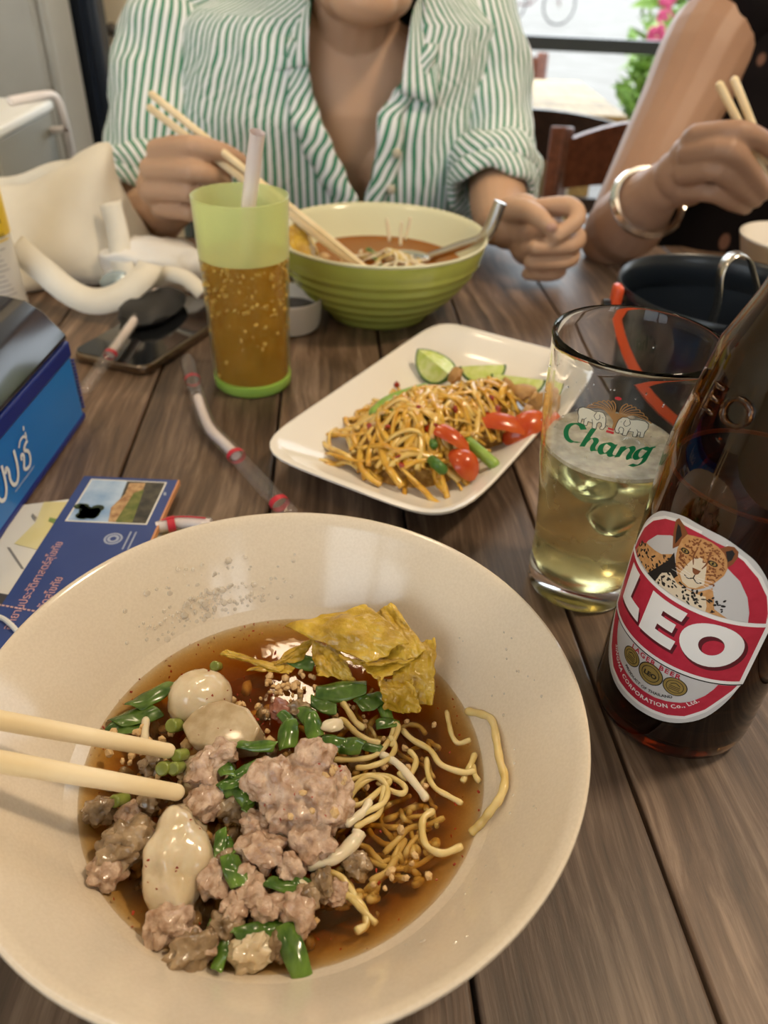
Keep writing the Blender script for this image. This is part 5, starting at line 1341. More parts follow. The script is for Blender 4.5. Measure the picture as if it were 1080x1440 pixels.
for z, hh, n in ((120, 9, 9), (104, 6.5, 13), (93, 6.5, 13), (83, 5, 16), (71.5, 4.5, 18)):          # print too small to read: short strokes and loops
    ps = []
    for k in range(n):
        x = -26 + 52*k/n
        ps += ribbon([(x, z), (x + .2, z + hh*.6), (x + hh*.22, z + hh*.62), (x + hh*.24, z + .1)], hh*.11, None, 3)
        if rq.random() < .5: ps += ribbon([(x, z + hh*.8), (x + hh*.2, z + hh*.95)], hh*.1)
    WY.put(ps, 'label_lettering', M['ink'], .0006, None, None, 2.0)
for k in range(11): WY.put([[(-24, 62 - k*4.4), (22 - (k*7) % 9, 62 - k*4.4), (22 - (k*7) % 9, 62 - k*4.4 + 1.0), (-24, 62 - k*4.4 + 1.0)]], 'fine_print_line', M['lab_grey'], .0005)
WY.put([[(-30, 68.5), (30, 68.5), (30, 70), (-30, 70)]], 'label_line', M['yellowprint'], .0005)

# ================================================================ PHONE
M['phoneglass'] = mat('phone_glass', (.010,.011,.013), rough=.05, coat=.5)
M['phonemetal'] = mat('phone_bronze', (.30,.24,.18), rough=.28, metal=1)
ph_a, ph_b, ph_c = at(205, 533, .004), at(112, 492, .004), at(292, 474, .004)
ux = (ph_c - ph_a); ux.z = 0; ang = atan2(ux.y, ux.x)
phl, phw = .150, .074
org = Vector((-.1965, .5420, 0))
PR = Matrix.Translation(org) @ Matrix.Rotation(ang, 4, 'Z')
phone = thing('smartphone', 'dark smartphone with a bronze metal edge lying face up', 'phone', org)
def rrect(w, h, r, n=8, x0=0, y0=0):
    out = []
    for cx, cy, a0 in ((w - r, h - r, 0), (r, h - r, pi/2), (r, r, pi), (w - r, r, 1.5*pi)):
        for i in range(n + 1): a = a0 + pi/2*i/n; out.append((x0 + cx + r*cos(a), y0 + cy + r*sin(a)))
    return out
def slab(P2, z0, z1, Rm, nm, m, parent, bv=.001, **k):
    n = len(P2); mb = MB(); mb.add([Rm @ Vector((x, y, z0)) for x, y in P2] + [Rm @ Vector((x, y, z1)) for x, y in P2], [tuple(range(n-1, -1, -1)), tuple(range(n, 2*n))] + [(i, (i+1) % n, (i+1) % n + n, i + n) for i in range(n)])
    o = mb.build(nm, m, parent, **k)
    if bv: bevel(o, bv, 2, 50)
    return o
slab(rrect(phl, phw, .011), .0004, .0082, PR, 'frame', M['phonemetal'], phone, .0018)
slab(rrect(phl - .003, phw - .003, .0095, x0=.0015, y0=.0015), .0078, .0086, PR, 'screen', M['phoneglass'], phone, .0004)
for k, (x, l) in enumerate(((.030, .010), (.046, .010), (.022, .004))):
    slab(rrect(l, .0016, .0007, 3, x, -.0011), .0028, .0056, PR, 'button', M['phonemetal'], phone, 0)
# black pouch lying on the phone
pk = PR @ Vector((.085, .055, .0088))
M['pouch'] = mat('black_pouch', (.012,.012,.013), rough=.55)
mb = MB(); mb.ball(pk + Vector((.0, .012, .007)), (.042, .026, .0085), 3, lambda d: lump(d, 3.0, 1.2, .18), rot(0, 0, ang + .15)); 
tag(mb.build('black_pouch', M['pouch']), 'flat black pouch lying on the end of the phone', 'pouch')

# ================================================================ WRAPPED STRAWS
M['sleeve'] = clear_mat('plastic_sleeve', (.97,.96,.96), (.85,.80,.78), .10, rough=.08, ior=1.5, bump=.5, bscale=260)
M['straw_in'] = mat('straw_pale', (.80,.72,.69), rough=.4)
M['redprint'] = mat('red_print', (.55,.03,.05), rough=.4)
def wrapped(pts, label, bands, s0, s1, r=.0052, grp='straws in plastic sleeves', lines=False):
    P = cr(pts, 8); n = len(P)
    t = thing('wrapped_straw', label, 'straw', P[0], grp)
    mb = MB(); mb.tube(P, [r*(.35 if i in (0, n-1) else 1) for i in range(n)], 14, True, .8); mb.build('sleeve', M['sleeve'], t, sharp=0)
    a, b = int(n*s0), max(int(n*s1), int(n*s0)+2); MB().tube(P[a:b], .0034, 12).build('straw', M['straw_in'], t)
    for u in bands:
        i = min(int(u*(n-1)), n-2); d = (P[i+1] - P[i]).normalized()
        MB().tube([P[i] - d*.0022, P[i] + d*.0022], r*1.03, 14, False, .8).build('red_band', M['redprint'], t)
    if lines:
        MB().tube([p + Vector((.0, 0, r*.85)) for p in P[2:n-2]], .0005, 5).build('red_stripe', M['redprint'], t)
    return t
wrapped([at(116,552,.008), at(140,518,.012), at(165,485,.0165), at(195,442,.0175), at(222,405,.020)], 'straw in a clear sleeve with red print lying across the phone', (.42,), .40, .97)
wrapped([at(262,500,.007), at(274,545,.007), at(285,580,.007), at(297,605,.007), at(320,628,.007), at(345,655,.007), at(375,688,.007), at(412,728,.006)], 'bent straw in a clear sleeve with red print lying on bare table boards', (.12, .655, .93), .2, .66, r=.0060)
wrapped([at(220,742,.006), at(255,735,.0065), at(302,738,.006)], 'straw with pink stripes tucked under the blue booklet', (.35,), .05, .95, lines=True)

# ================================================================ BOOKLET, MAP, WALLET
bA, bB, bC_ = at(118,667,.010), at(252,673,.010), at(0,850,.010)
ux = (bB - bA); ux.z = 0; wB = ux.length; ux.normalize(); uy = (bC_ - bA); uy.z = 0; uy = (uy - ux*uy.dot(ux)*0).normalized()
M['navyprint'] = mat('booklet_navy', (.030,.055,.19), rough=.35, col2=(.045,.075,.24), scale=14)
M['paper'] = mat('paper', (.74,.72,.66), rough=.6)
M['bk_sky'] = mat('photo_sky', (.13,.27,.52), rough=.35, col2=(.44,.56,.72), scale=45, detail=6)
M['bk_tree'] = mat('photo_tree', (.012,.022,.010), rough=.35, col2=(.05,.08,.03), scale=300)
M['bk_roof'] = mat('photo_ruin', (.30,.15,.07), rough=.35, col2=(.55,.36,.18), scale=260)
M['bk_dark'] = mat('photo_dark', (.03,.03,.028), rough=.35, col2=(.09,.08,.06), scale=160)
M['bk_grass'] = mat('photo_grass', (.10,.13,.03), rough=.35, col2=(.20,.20,.06), scale=200)
M['orangeprint'] = mat('orange_edge', (.62,.28,.12), rough=.5)
M['mapyellow'] = mat('map_yellow', (.70,.62,.27), rough=.6, col2=(.74,.68,.40), scale=30)
M['mapline'] = mat('map_line', (.24,.23,.22), rough=.6)
M['mapgreen'] = mat('map_green', (.20,.30,.08), rough=.6)
LB = .155
book = thing('booklet', 'navy blue booklet with a photo of a ruin and pink Thai lettering', 'booklet', (bA.x, bA.y, .0065))
def bp(u, v, z): p = bA + ux*(u*.001) + uy*(v*.001); return Vector((p.x, p.y, z))          # mm across, mm down the cover
W_ = wB * 1000
def slabp(P2, z0, z1, nm, m, parent, bv=0):
    n = len(P2); mb = MB(); mb.add([bp(x, y, z0) for x, y in P2] + [bp(x, y, z1) for x, y in P2], [tuple(range(n-1, -1, -1)), tuple(range(n, 2*n))] + [(i, (i+1) % n, (i+1) % n + n, i + n) for i in range(n)])
    o = mb.build(nm, m, parent, smooth=False)
    if bv: bevel(o, bv, 2)
    return o
R4 = lambda a, b, c, d: [(a,b),(c,b),(c,d),(a,d)]
slabp(R4(1, 1, W_-.6, 150), .0045, .0080, 'pages', M['paper'], book)
cov = slabp(R4(0, 0, W_, 151), .0080, .0088, 'cover', M['navyprint'], book)
slabp(R4(W_-.9, 0, W_+.2, 151), .0052, .00885, 'spine_edge', M['orangeprint'], book)
def flat(polys, z, nm, m, parent=None):
    bm = polys if isinstance(polys, bmesh.types.BMesh) else tri_mesh(polys)
    bm.verts.index_update(); mb = MB(); mb.add([bp(v.co.x, v.co.y, z) for v in bm.verts], [tuple(v.index for v in f.verts) for f in bm.faces]); bm.free()
    return mb.build(nm, m, parent or cov, smooth=False)
x0, x1_, v0, v1 = 6.5, W_-8, 4, 46
flat([R4(x0-1, v0-1, x1_+1, v1+1)], .00890, 'photo_border', M['paper'])
flat([R4(x0, v0, x1_, v1)], .00895, 'photo_sky', M['bk_sky'])
flat([[(x0+22,v0),(x1_,v0),(x1_,v1),(x0+30,v1),(x0+24,v0+22)]], .00900, 'photo_shade', M['bk_dark'])
flat([[(x0+24,v0+2),(x0+34,v0+1),(x0+36,v1),(x0+24,v1),(x0+21,v1-14),(x0+25,v0+14)]], .00905, 'photo_ruin', M['bk_roof'])
flat([[(x0+30,v0+12),(x0+35,v0+8),(x0+38,v1),(x0+28,v1)]], .00910, 'photo_grass', M['bk_grass'])
tr = random.Random(2)
flat([ell(x0+8+tr.uniform(-1,1)*6, v1-9+tr.uniform(-1,1)*5, tr.uniform(2.5,4.5), tr.uniform(2.5,4), 10) for k in range(16)], .00915, 'photo_tree', M['bk_tree'])
M['pinkprint'] = mat('pink_lettering', (.62,.34,.32), rough=.5)
M['silverprint'] = mat('silver_seal', (.34,.38,.50), rough=.45)
flat([ell(W_-22, v1+15, 5.2, 5.2, 28)], .00890, 'seal', M['silverprint']); flat(ring(W_-22, v1+15, 4.0, 4.0, 3.4, 3.4) + [ell(W_-22, v1+15, 1.8, 1.8, 12)], .00893, 'seal_relief', M['navyprint'])
flat(sum([ribbon([(W_-14+k*3, v1+8), (W_-14+k*3, v1+24)], .9) for k in range(2)], []), .00890, 'seal_lettering', M['silverprint'])
flat(ribbon([(W_-5.5, 14), (W_-4.5, 17)], 1.6), .00890, 'corner_mark', M['silverprint'])
def btext(t, size, u, v, rotq, m):
    bm = text_polys(t, size, .02)
    for q in bm.verts:
        x, y = q.co.x, q.co.y; q.co.x, q.co.y = u - y*1.0, v - x       # reads from the near end to the far end
    return flat(bm, .00892, 'title_lettering', M[m])
btext('อุทยานประวัติศาสตร์สุโขทัย', 6.4, 10, 100, 0, 'pinkprint'); btext('จังหวัดสุโขทัย', 6.4, 21, 112, 0, 'pinkprint')
# map under the booklet
mp_o = thing('folded_map', 'creased white and yellow paper map under the blue booklet', 'map', (bA.x, bA.y - .05, 0))
q = [at(30,708,.003), at(95,700,.003), at(262,735,.003), at(215,790,.003), at(70,900,.003), at(0,850,.003), at(-60,850,.003)]
def flatpoly(P, th, nm, m, parent):
    n = len(P); mb = MB(); mb.add([p for p in P] + [p + Vector((0,0,th)) for p in P], [tuple(range(n-1,-1,-1)), tuple(range(n, 2*n))] + [(i, (i+1) % n, (i+1) % n + n, i+n) for i in range(n)]); return mb.build(nm, m, parent, smooth=False)
for p in q: p.z = .0006
flatpoly(q, .0012, 'sheet', M['paper'], mp_o)
def lift(L_, z):
    out = [at(x, y, z) for x, y in L_]; return out
flatpoly(lift([(62,706),(98,706),(150,760),(120,790),(20,765),(50,735)], .0019), .0002, 'yellow_field', M['mapyellow'], mp_o)
flatpoly(lift([(232,742),(258,738),(240,775),(215,790)], .0019), .0002, 'yellow_field', M['mapyellow'], mp_o)
flatpoly(lift([(10,770),(14,770),(34,800),(30,800)], .0019), .0002, 'road_line', M['mapline'], mp_o)
flatpoly(lift([(46,722),(52,728),(49,732),(44,726)], .0022), .0002, 'road_line', M['mapline'], mp_o)
flatpoly(lift([(70,728),(80,730),(76,736),(68,733)], .0022), .0002, 'green_mark', M['mapgreen'], mp_o)
flatpoly(lift([(246,748),(252,746),(250,752),(244,754)], .0022), .0002, 'green_mark', M['mapgreen'], mp_o)
# wallet with a stitched edge
M['leather'] = mat('grey_leather', (.055,.050,.050), rough=.45, bump=.2, bscale=400, dist=.0004)
M['thread'] = mat('thread', (.72,.45,.42), rough=.7)
wl = thing('wallet', 'dark grey leather wallet with pale stitching beneath the booklet end', 'wallet', at(20, 885, 0))
ws = [at(-90,850,.0), at(-10,845,.0), at(60,858,.0), at(75,880,.0), at(20,925,0), at(-60,950,0)]
for p in ws: p.z = .0022
o = flatpoly(ws, .0062, 'body', M['leather'], wl); bevel(o, .002, 3)
a, b_ = at(-10, 849, .0088), at(62, 862, .0088)
for k in range(12):
    u = (k + .2)/12; p = a.lerp(b_, u); p2 = a.lerp(b_, u + .05); MB().tube([p, p2], .0006, 5).build('stitch', M['thread'], wl)
P = cr([at(-30,862,.0092), at(0,868,.0095), at(15,878,.0105), at(28,892,.0095), at(40,900,.0090)], 6)
MB().tube(P, .0013, 8).build('edge_cord', M['paper'], wl)

# ================================================================ TOTE BAG AND CRUMPLED TISSUE
M['canvas'] = mat('cream_canvas', (.72,.67,.57), rough=.8, col2=(.77,.72,.62), scale=25, bump=.25, bscale=1400, dist=.0004)
tb = thing('tote_bag', 'slumped cream canvas tote bag with wide straps', 'bag', (-.42, .80, 0))
# slumped bag body: rows of a closed outline from base to mouth (x, y centre, half sizes), peak on the right
rows_ = [(0.000, -.425, .800, .150, .085), (.012, -.425, .800, .158, .092), (.040, -.425, .802, .152, .080), (.075, -.425, .805, .142, .060), (.105, -.42, .81, .135, .040), (.125, -.415, .815, .13, .022)]
P = []; nseg = 64
for k, (z, cx, cy, a, b) in enumerate(rows_):
    row = []
    for i in range(nseg):
        t = 2*pi*i/nseg; x = cx + a*abs(cos(t))**.75*(1 if cos(t) > 0 else -1); y = cy + b*abs(sin(t))**.8*(1 if sin(t) > 0 else -1)
        w = .018*noise.noise(Vector((x*16, z*30, y*16))) + .008*noise.noise(Vector((x*55, z*40, y*30)))
        zz = z * (.66 + .08*((x - cx)/a) + .26*max(0, (x - cx)/a)**2)
        nrm = Vector((cos(t), sin(t)))
        row.append(Vector((x + nrm.x*w, y + nrm.y*w*1.5, max(zz + .012*noise.noise(Vector((x*15, y*20, 3))) * min(1, z/.05), .0012 if k == 0 else .002))))
    P.append(row)
# fold the mouth inwards
P.append([p + (Vector((-.415, .815, p.z)) - p)*.25 + Vector((0,0,-.010)) for p in P[-1]])
P.append([p + (Vector((-.415, .815, p.z)) - p)*.5 + Vector((0,0,-.035)) for p in P[-1]])
mb = MB(); mb.grid(P, closed=True); mb.add([p for p in P[0]], [tuple(range(nseg))])
o = mb.build('body', M['canvas'], tb, sharp=0); subsurf(o, 1)
def band(pts, w, nm, m, parent, th=.0022, up=(0,0,1), n=8):
    P = cr(pts, n); R_ = []
    for i, p in enumerate(P):
        t = (P[min(i+1, len(P)-1)] - P[max(i-1, 0)]).normalized(); s = Vector(up).cross(t)
        s = s.normalized() if s.length > 1e-4 else Vector((1,0,0)); R_.append([p - s*w/2, p, p + s*w/2])
    mb = MB(); mb.grid(R_); o = mb.build(nm, m, parent, sharp=0); solid(o, th); return o
def on(px, py, Y): return aty(px, py, Y)
band([on(20,345,.695), on(60,380,.680), on(100,412,.668), on(135,424,.655), on(170,415,.655), on(200,390,.668), on(212,372,.685)], .024, 'strap', M['canvas'], tb, up=(0,-.6,.5))
band([on(155,285,.760), on(166,330,.745), on(172,372,.725), on(190,395,.705), on(215,395,.690)], .022, 'strap', M['canvas'], tb, up=(0,-1,.2))
band([on(210,395,.69), on(235,385,.685), on(262,392,.672), on(285,412,.655)], .014, 'strap_end', M['canvas'], tb, up=(0,-.6,.5))
lb = on(150, 232, .79); 
M['tissue'] = mat('tissue', (.80,.77,.73), rough=.9)
def crumple(c, r, nm, m, label, cat, seed, sub=4, a=.5):
    mb = MB()
    mb.ball(c, r, sub, lambda d: 1 + a*noise.ridged_multi_fractal(Vector(d)*1.6 + Vector((seed,)*3), 1, 2, 4, .9, 2)*.35 - a*.35)
    o = mb.build(nm, m, sharp=0); return tag(o, label, cat)
tc = at(222, 385, .018)
crumple((tc.x - .008, tc.y + .02, .0175), (.060, .036, .030), 'crumpled_tissue', M['tissue'], 'crumpled white paper tissue beneath the hand with chopsticks', 'tissue', 4.2)
tc = at(172, 400, .01)
mb = MB(); mb.ball((tc.x, tc.y, .012), (.020, .016, .012), 3, lambda d: lump(d, 8, 1.5, .2)); tag(mb.build('foil_sachet', mat('foil_blue', (.42,.52,.58), rough=.25, metal=.5)), 'small bluish foil sachet beside the tote bag strap', 'sachet')

# ================================================================ PEOPLE
def skin_mat(name, c1, c2):
    return mat(name, c1, rough=.48, spec=.4, sss=.12, col2=c2, scale=9, detail=3, bump=.06, bscale=500, dist=.0005)
M['skin1'] = skin_mat('skin_warm', (.49,.30,.19), (.54,.335,.215))
M['skin2'] = skin_mat('skin_tan', (.31,.175,.11), (.36,.21,.135))
M['lips'] = mat('lips', (.36,.13,.10), rough=.35)
M['hair'] = mat('hair', (.012,.009,.008), rough=.4, bump=.4, bscale=300, dist=.002, stretch=(1, 1, .1))
M['eyewhite'] = mat('eye_white', (.75,.72,.70), rough=.2); M['iris'] = mat('iris', (.03,.015,.01), rough=.15)
M['nail'] = mat('nail', (.52,.30,.23), rough=.25)

def superrow(cx, cy, z, a, b, n=2.4, N=40):
    out = []
    for i in range(N):
        t = 2*pi*i/N; c, s = cos(t), sin(t); k = (abs(c)**n + abs(s)**n) ** (-1/n); out.append(Vector((cx + a*k*c, cy + b*k*s, z)))
    return out
def loft(mb, rows, N=40, n=2.4):
    P = [superrow(*r, n=n, N=N) for r in rows]
    mb.grid(P, closed=True); mb.add(P[0], [tuple(range(N-1, -1, -1))]); mb.add(P[-1], [tuple(range(N))])
def limb(mb, pts, rad, seg=18): 
    P = cr(pts, 5); k = len(pts); R = []
    for i in range(len(P)):
        t = i/5; j = min(int(t), k-2); R.append(lerp(rad[j], rad[j+1], t-j))
    mb.capsule(P, R, seg)
def finger(mb, J):
    """J: (px, py, Y, r)"""
    J = [(x, y, Y, r*.93) for x, y, Y, r in J]
    mb.capsule(cr([aty(x, y, Y) for x, y, Y, r in J], 4), [lerp(J[min(int(i/4), len(J)-2)][3], J[min(int(i/4), len(J)-2)+1][3], i/4-min(int(i/4), len(J)-2)) for i in range(4*(len(J)-1)+1)], 14)
    for x, y, Y, r in J[1:-1]: mb.ball(aty(x, y, Y), r*1.06, 2)          # knuckles
def head(mb, c, pitch, s=1.0):
    """c: chin tip; returns matrix; face looks to -y"""
    R = Matrix.Translation(c) @ Matrix.Rotation(pitch, 4, 'X') @ Matrix.Scale(s, 4)
    E = lambda p, r, rr=None: mb.ball(R @ Vector(p), r, 3, None, (R.to_3x3().to_4x4()))
    E((0, .098, .125), (.072, .094, .092)); E((0, .062, .072), (.060, .060, .062)); E((0, .050, .050), (.050, .050, .040)); E((0, .022, .022), (.034, .026, .022)); E((0, .018, .016), (.019, .015, .014))
    E((0, .052, .030), (.050, .048, .026))
    E((0, .006, .046), (.022, .014, .014))                      # mouth mound
    E((0, -.004, .073), (.0095, .012, .0085)); E((0, .007, .090), (.0065, .010, .022))     # nose
    for sx in (-1, 1):
        E((sx*.009, .003, .070), (.0065, .008, .006)); E((sx*.030, .034, .074), (.022, .024, .020)); E((sx*.028, .0165, .1165), (.020, .007, .005)); E((sx*.030, .0190, .1075), (.014, .009, .0055))
        E((sx*.072, .100, .098), (.008, .018, .028))
    return R
def head_extras(R, root, hair_len):
    for sx in (-1, 1):
        mb = MB(); mb.ball(R @ Vector((sx*.030, .0235, .102)), .0115, 3); e = mb.build('eye', M['eyewhite'], root)
        mb = MB(); mb.ball(R @ Vector((sx*.030, .0142, .100)), .0046, 2); mb.build('iris', M['iris'], e)
        MB().capsule(cr([R @ Vector((sx*.014, .0125, .121)), R @ Vector((sx*.030, .0125, .1245)), R @ Vector((sx*.046, .022, .121))], 4), .0022, 8).build('eyebrow', M['hair'], root)
    # lips
    mb = MB()
    for dz, th, w in ((.0505, .0040, .021), (.0425, .0052, .020)):
        P = cr([R @ Vector((x, -.0075 + abs(x)*.32 - (.001 if dz < .05 else 0), dz + (-.0015*abs(x)/.02))) for x in (-w, -w*.5, 0, w*.5, w)], 4)
        mb.capsule(P, [max(.0012, th*cos((i/(len(P)-1)-.5)*2.6)) for i in range(len(P))], 10)
    mb.build('lips', M['lips'], root, sharp=0)
    mb = MB(); mb.ball(R @ Vector((0, .106, .136)), (.080, .096, .092), 4, lambda d: 1 + .03*noise.noise(Vector(d)*8), R.to_3x3().to_4x4())
    # keep only what is above and behind the face
    Ri = R.inverted(); keep = []
    for f in mb.f:
        cc = Ri @ (sum((mb.v[i] for i in f), Vector((0,0,0))) / len(f))
        if cc.y > .075 + (.125 - cc.z)*.3 or cc.z > .178: keep.append(f)
    mb.f = keep; mb.mi = [0]*len(keep)
    if hair_len: mb.capsule(cr([R @ Vector((0, .165, .14)), R @ Vector((0, .180, .05)), R @ Vector((0, .175, -.05))], 5), [.05, .055, .06, .062, .06, .058, .055, .05, .045, .04, .02], 16)
    o = mb.build('hair', M['hair'], root, sharp=0); solid(o, .006)
def finish_body(mb, root, m, vox=.0021, sm=3):
    o = mb.build('body', m, root, sharp=0, recalc=False)
    r = o.modifiers.new('remesh', 'REMESH'); r.mode = 'VOXEL'; r.voxel_size = vox; r.use_smooth_shade = True
    s = o.modifiers.new('smooth', 'SMOOTH'); s.iterations = sm; s.factor = .5
    return o
def nail(root, px, py, Y, r, d):
    mb = MB(); mb.ball(aty(px, py, Y), (r, r*.4, r*.8), 2); return mb.build('nail', M['nail'], root)

# ---------------------------------------------------------------- person in the striped shirt
p1 = thing('person', 'person in a green and white striped shirt eating with chopsticks', 'person', (-.08, 1.08, -.26))
mb = MB()
TX = lambda z: interp([(-.3,-.09),(.12,-.09),(.2,-.075),(.25,-.055)], z)[0]
loft(mb, [(TX(z), cy, z, a, b) for z, cy, a, b in ((-.27,1.10,.155,.11),(-.15,1.10,.155,.11),(0,1.085,.14,.10),(.08,1.072,.148,.108),(.13,1.062,.155,.102),(.17,1.055,.150,.088),(.20,1.045,.105,.068),(.222,1.030,.055,.050))])
CH1 = Vector((-.0445, .895, .2225))
R1 = head(mb, CH1, radians(-8))
limb(mb, [(-.068, 1.045, .17), (-.060, 1.015, .215), (-.05, .985, .262), (-.047, .975, .30)], [.060, .050, .046, .045])
# collar bones and chest
limb(mb, [(-.16, 1.02, .185), (-.12, .995, .182), (-.075, .985, .178)], [.014, .013, .011]); limb(mb, [(.02, 1.02, .185), (-.02, .995, .182), (-.058, .985, .178)], [.014, .013, .011])
for sx in (-.062, .058): mb.ball((TX(.08)+.02+sx, 1.0, .075), (.058, .040, .05), 3)
# right arm (holds the chopsticks)
shR, elR, wrR = aty(232, 66, 1.05), aty(205, 305, .945), aty(232, 296, .838)
limb(mb, [shR, shR.lerp(elR, .5), elR], [.036, .036, .034]); limb(mb, [elR, elR.lerp(wrR, .5), wrR], [.035, .034, .026])
HS = 1.0
palm = [(240,292,.832,.024),(232,240,.790,.020),(222,262,.792,.021),(236,282,.805,.022),(250,232,.795,.019),(258,262,.80,.022),(245,215,.785,.016)]
for x, y, Y, r in palm: mb.ball(aty(x, y, Y), r, 3)
for F in ([(222,212,.775,.0122),(270,206,.752,.0108),(312,214,.760,.0096),(338,226,.772,.0080)],
          [(212,238,.772,.0125),(270,240,.745,.0112),(306,250,.762,.0098),(316,257,.782,.0085)],
          [(212,266,.776,.0122),(266,270,.752,.0108),(294,277,.770,.0095),(292,282,.790,.0085)],
          [(226,292,.786,.0110),(266,298,.764,.0094),(286,303,.780,.0084),(280,306,.796,.0075)],
          [(250,272,.822,.0150),(290,236,.800,.0115),(318,232,.788,.0100),(338,236,.783,.0085)]): finger(mb, F)
# left arm, hand loosely closed on the table
shL, elL, wrL = aty(690, 75, 1.05), aty(700, 262, .96), aty(700, 312, .862)
limb(mb, [shL, shL.lerp(elL, .5), elL], [.034, .034, .034]); limb(mb, [elL, elL.lerp(wrL, .5), wrL], [.035, .033, .026])
for x, y, Y, r in ((715,318,.850,.025),(740,318,.838,.024),(745,345,.835,.022),(760,325,.835,.020),(735,300,.835,.020)): mb.ball(aty(x, y, Y), r, 3)
for F in ([(742,296,.832,.0118),(798,290,.812,.0108),(812,308,.793,.0095),(783,332,.780,.0082)],
          [(752,318,.832,.0120),(808,330,.812,.0108),(802,345,.792,.0096),(752,348,.780,.0088)],
          [(750,342,.832,.0115),(802,356,.812,.0104),(792,368,.794,.0093),(746,369,.784,.0085)],
          [(747,362,.832,.0105),(786,377,.814,.0092),(774,386,.800,.0082),(742,385,.791,.0074)],
          [(716,296,.838,.0150),(742,297,.806,.0118),(758,306,.790,.0105),(774,321,.781,.0088)]): finger(mb, F)
# legs under the table
for sx in (-.10, .10):
    limb(mb, [(TX(0)+sx, 1.10, -.19), (TX(0)+sx*1.2, .92, -.195), (TX(0)+sx*1.3, .70, -.20)], [.082, .074, .056]); limb(mb, [(TX(0)+sx*1.3, .70, -.20), (TX(0)+sx*1.3, .74, -.45), (TX(0)+sx*1.3, .78, -.66)], [.054, .050, .034]); limb(mb, [(TX(0)+sx*1.3, .79, -.685), (TX(0)+sx*1.35, .70, -.692)], [.032, .026])
finish_body(mb, p1, M['skin1'])
head_extras(R1, p1, True)
nail(p1, 776, 320, .7745, .0062, 0)
# trousers
M['denim'] = mat('dark_denim', (.02,.03,.06), rough=.8, bump=.2, bscale=900, dist=.0005)
mb = MB(); loft(mb, [(TX(0), 1.10, z, a, b) for z, a, b in ((-.275,.168,.125),(-.18,.172,.13),(-.10,.165,.122))])
for sx in (-.10, .10): limb(mb, [(TX(0)+sx, 1.10, -.19), (TX(0)+sx*1.2, .92, -.195), (TX(0)+sx*1.3, .70, -.20)], [.092, .084, .066]); limb(mb, [(TX(0)+sx*1.3, .70, -.20), (TX(0)+sx*1.3, .74, -.45), (TX(0)+sx*1.3, .775, -.63)], [.065, .062, .055])
mb.build('trousers', M['denim'], p1, sharp=0)

# striped shirt
def stripe_mat(name, white, green, period, duty):
    m, N, L, b = new_mat(name)
    tc = N.new('ShaderNodeUVMap'); sx = N.new('ShaderNodeSeparateXYZ'); L.new(tc.outputs[0], sx.inputs[0])
    nz = N.new('ShaderNodeTexNoise'); nz.inputs['Scale'].default_value = 5; L.new(tc.outputs[0], nz.inputs['Vector'])
    k = N.new('ShaderNodeMath'); k.operation = 'MULTIPLY_ADD'; k.inputs[1].default_value = .0012; L.new(nz.outputs['Fac'], k.inputs[0]); L.new(sx.outputs[0], k.inputs[2])
    d = N.new('ShaderNodeMath'); d.operation = 'DIVIDE'; d.inputs[1].default_value = period; L.new(k.outputs[0], d.inputs[0])
    fr = N.new('ShaderNodeMath'); fr.operation = 'FRACT'; L.new(d.outputs[0], fr.inputs[0])
    rp = N.new('ShaderNodeValToRGB'); e = rp.color_ramp.elements; e[0].position = duty - .04; e[0].color = (*green, 1); e[1].position = duty + .04; e[1].color = (*white, 1)
    q = e.new(.0); q.color = (*white, 1); q = e.new(.05); q.color = (*green, 1)
    L.new(fr.outputs[0], rp.inputs[0]); L.new(rp.outputs[0], b.inputs['Base Color'])
    b.inputs['Roughness'].default_value = .8; b.inputs['Sheen Weight'].default_value = .2
    return m
M['stripes'] = stripe_mat('striped_cotton', (.80,.82,.84), (.045,.24,.13), .0088, .46)
M['button'] = mat('shirt_button', (.55,.50,.38), rough=.3)
root_shirt_loc = Vector((-.08, 1.08, 0))
def srow(z):
    """shirt section: centre y, half width, half depth"""
    return interp([(-.22,1.095,.205,.155),(-.10,1.095,.205,.150),(0,1.085,.200,.148),(.07,1.072,.198,.148),(.12,1.062,.196,.138),(.155,1.056,.194,.122),(.190,1.050,.190,.108),(.216,1.048,.188,.096),(.238,1.046,.150,.082),(.258,1.042,.078,.066)], z)
# opening of the front in world x, from the collar down to where the sides meet
opn = [(z_, aty(l, py, .945).x, aty(r, py, .945).x) for z_, (py, l, r) in [(aty(500, py, .945).z, (py, l, r)) for py, l, r in ((60,432,588),(95,436,574),(130,442,548),(160,452,528),(200,470,528),(240,488,522),(275,503,512),(300,508,508))]]
opn = sorted(opn)
zs = [lerp(-.22, .258, i/64) for i in range(65)]
def shirt_pt(z, ph, push=0.0):
    cy, a, b = srow(z); cx = TX(z)
    n = 2.5; s, c = sin(ph), cos(ph); k = (abs(s)**n + abs(c)**n) ** (-1/n)
    w = .0055*noise.noise(Vector((ph*5.5, z*11, 1.3))) + .0035*noise.noise(Vector((ph*14, z*9 + ph*3, 4.4))) + .0025*noise.noise(Vector((ph*9 - z*40, z*14, 7.7)))
    g = 1 + (w + push) / .16
    return Vector((cx + a*k*s*g, cy - b*k*c*g, z))
def edge_ph(z, side):
    if z < opn[0][0]: x = opn[0][1] + (0 if side > 0 else .0)
    else: x = interp([(o[0], o[1], o[2]) for o in opn], z)[1 if side > 0 else 0]
    cy, a, b = srow(z); v = max(-.95, min(.95, (x - TX(z)) / a)); 
    return math.asin(v)
shirt = None
mb = MB()
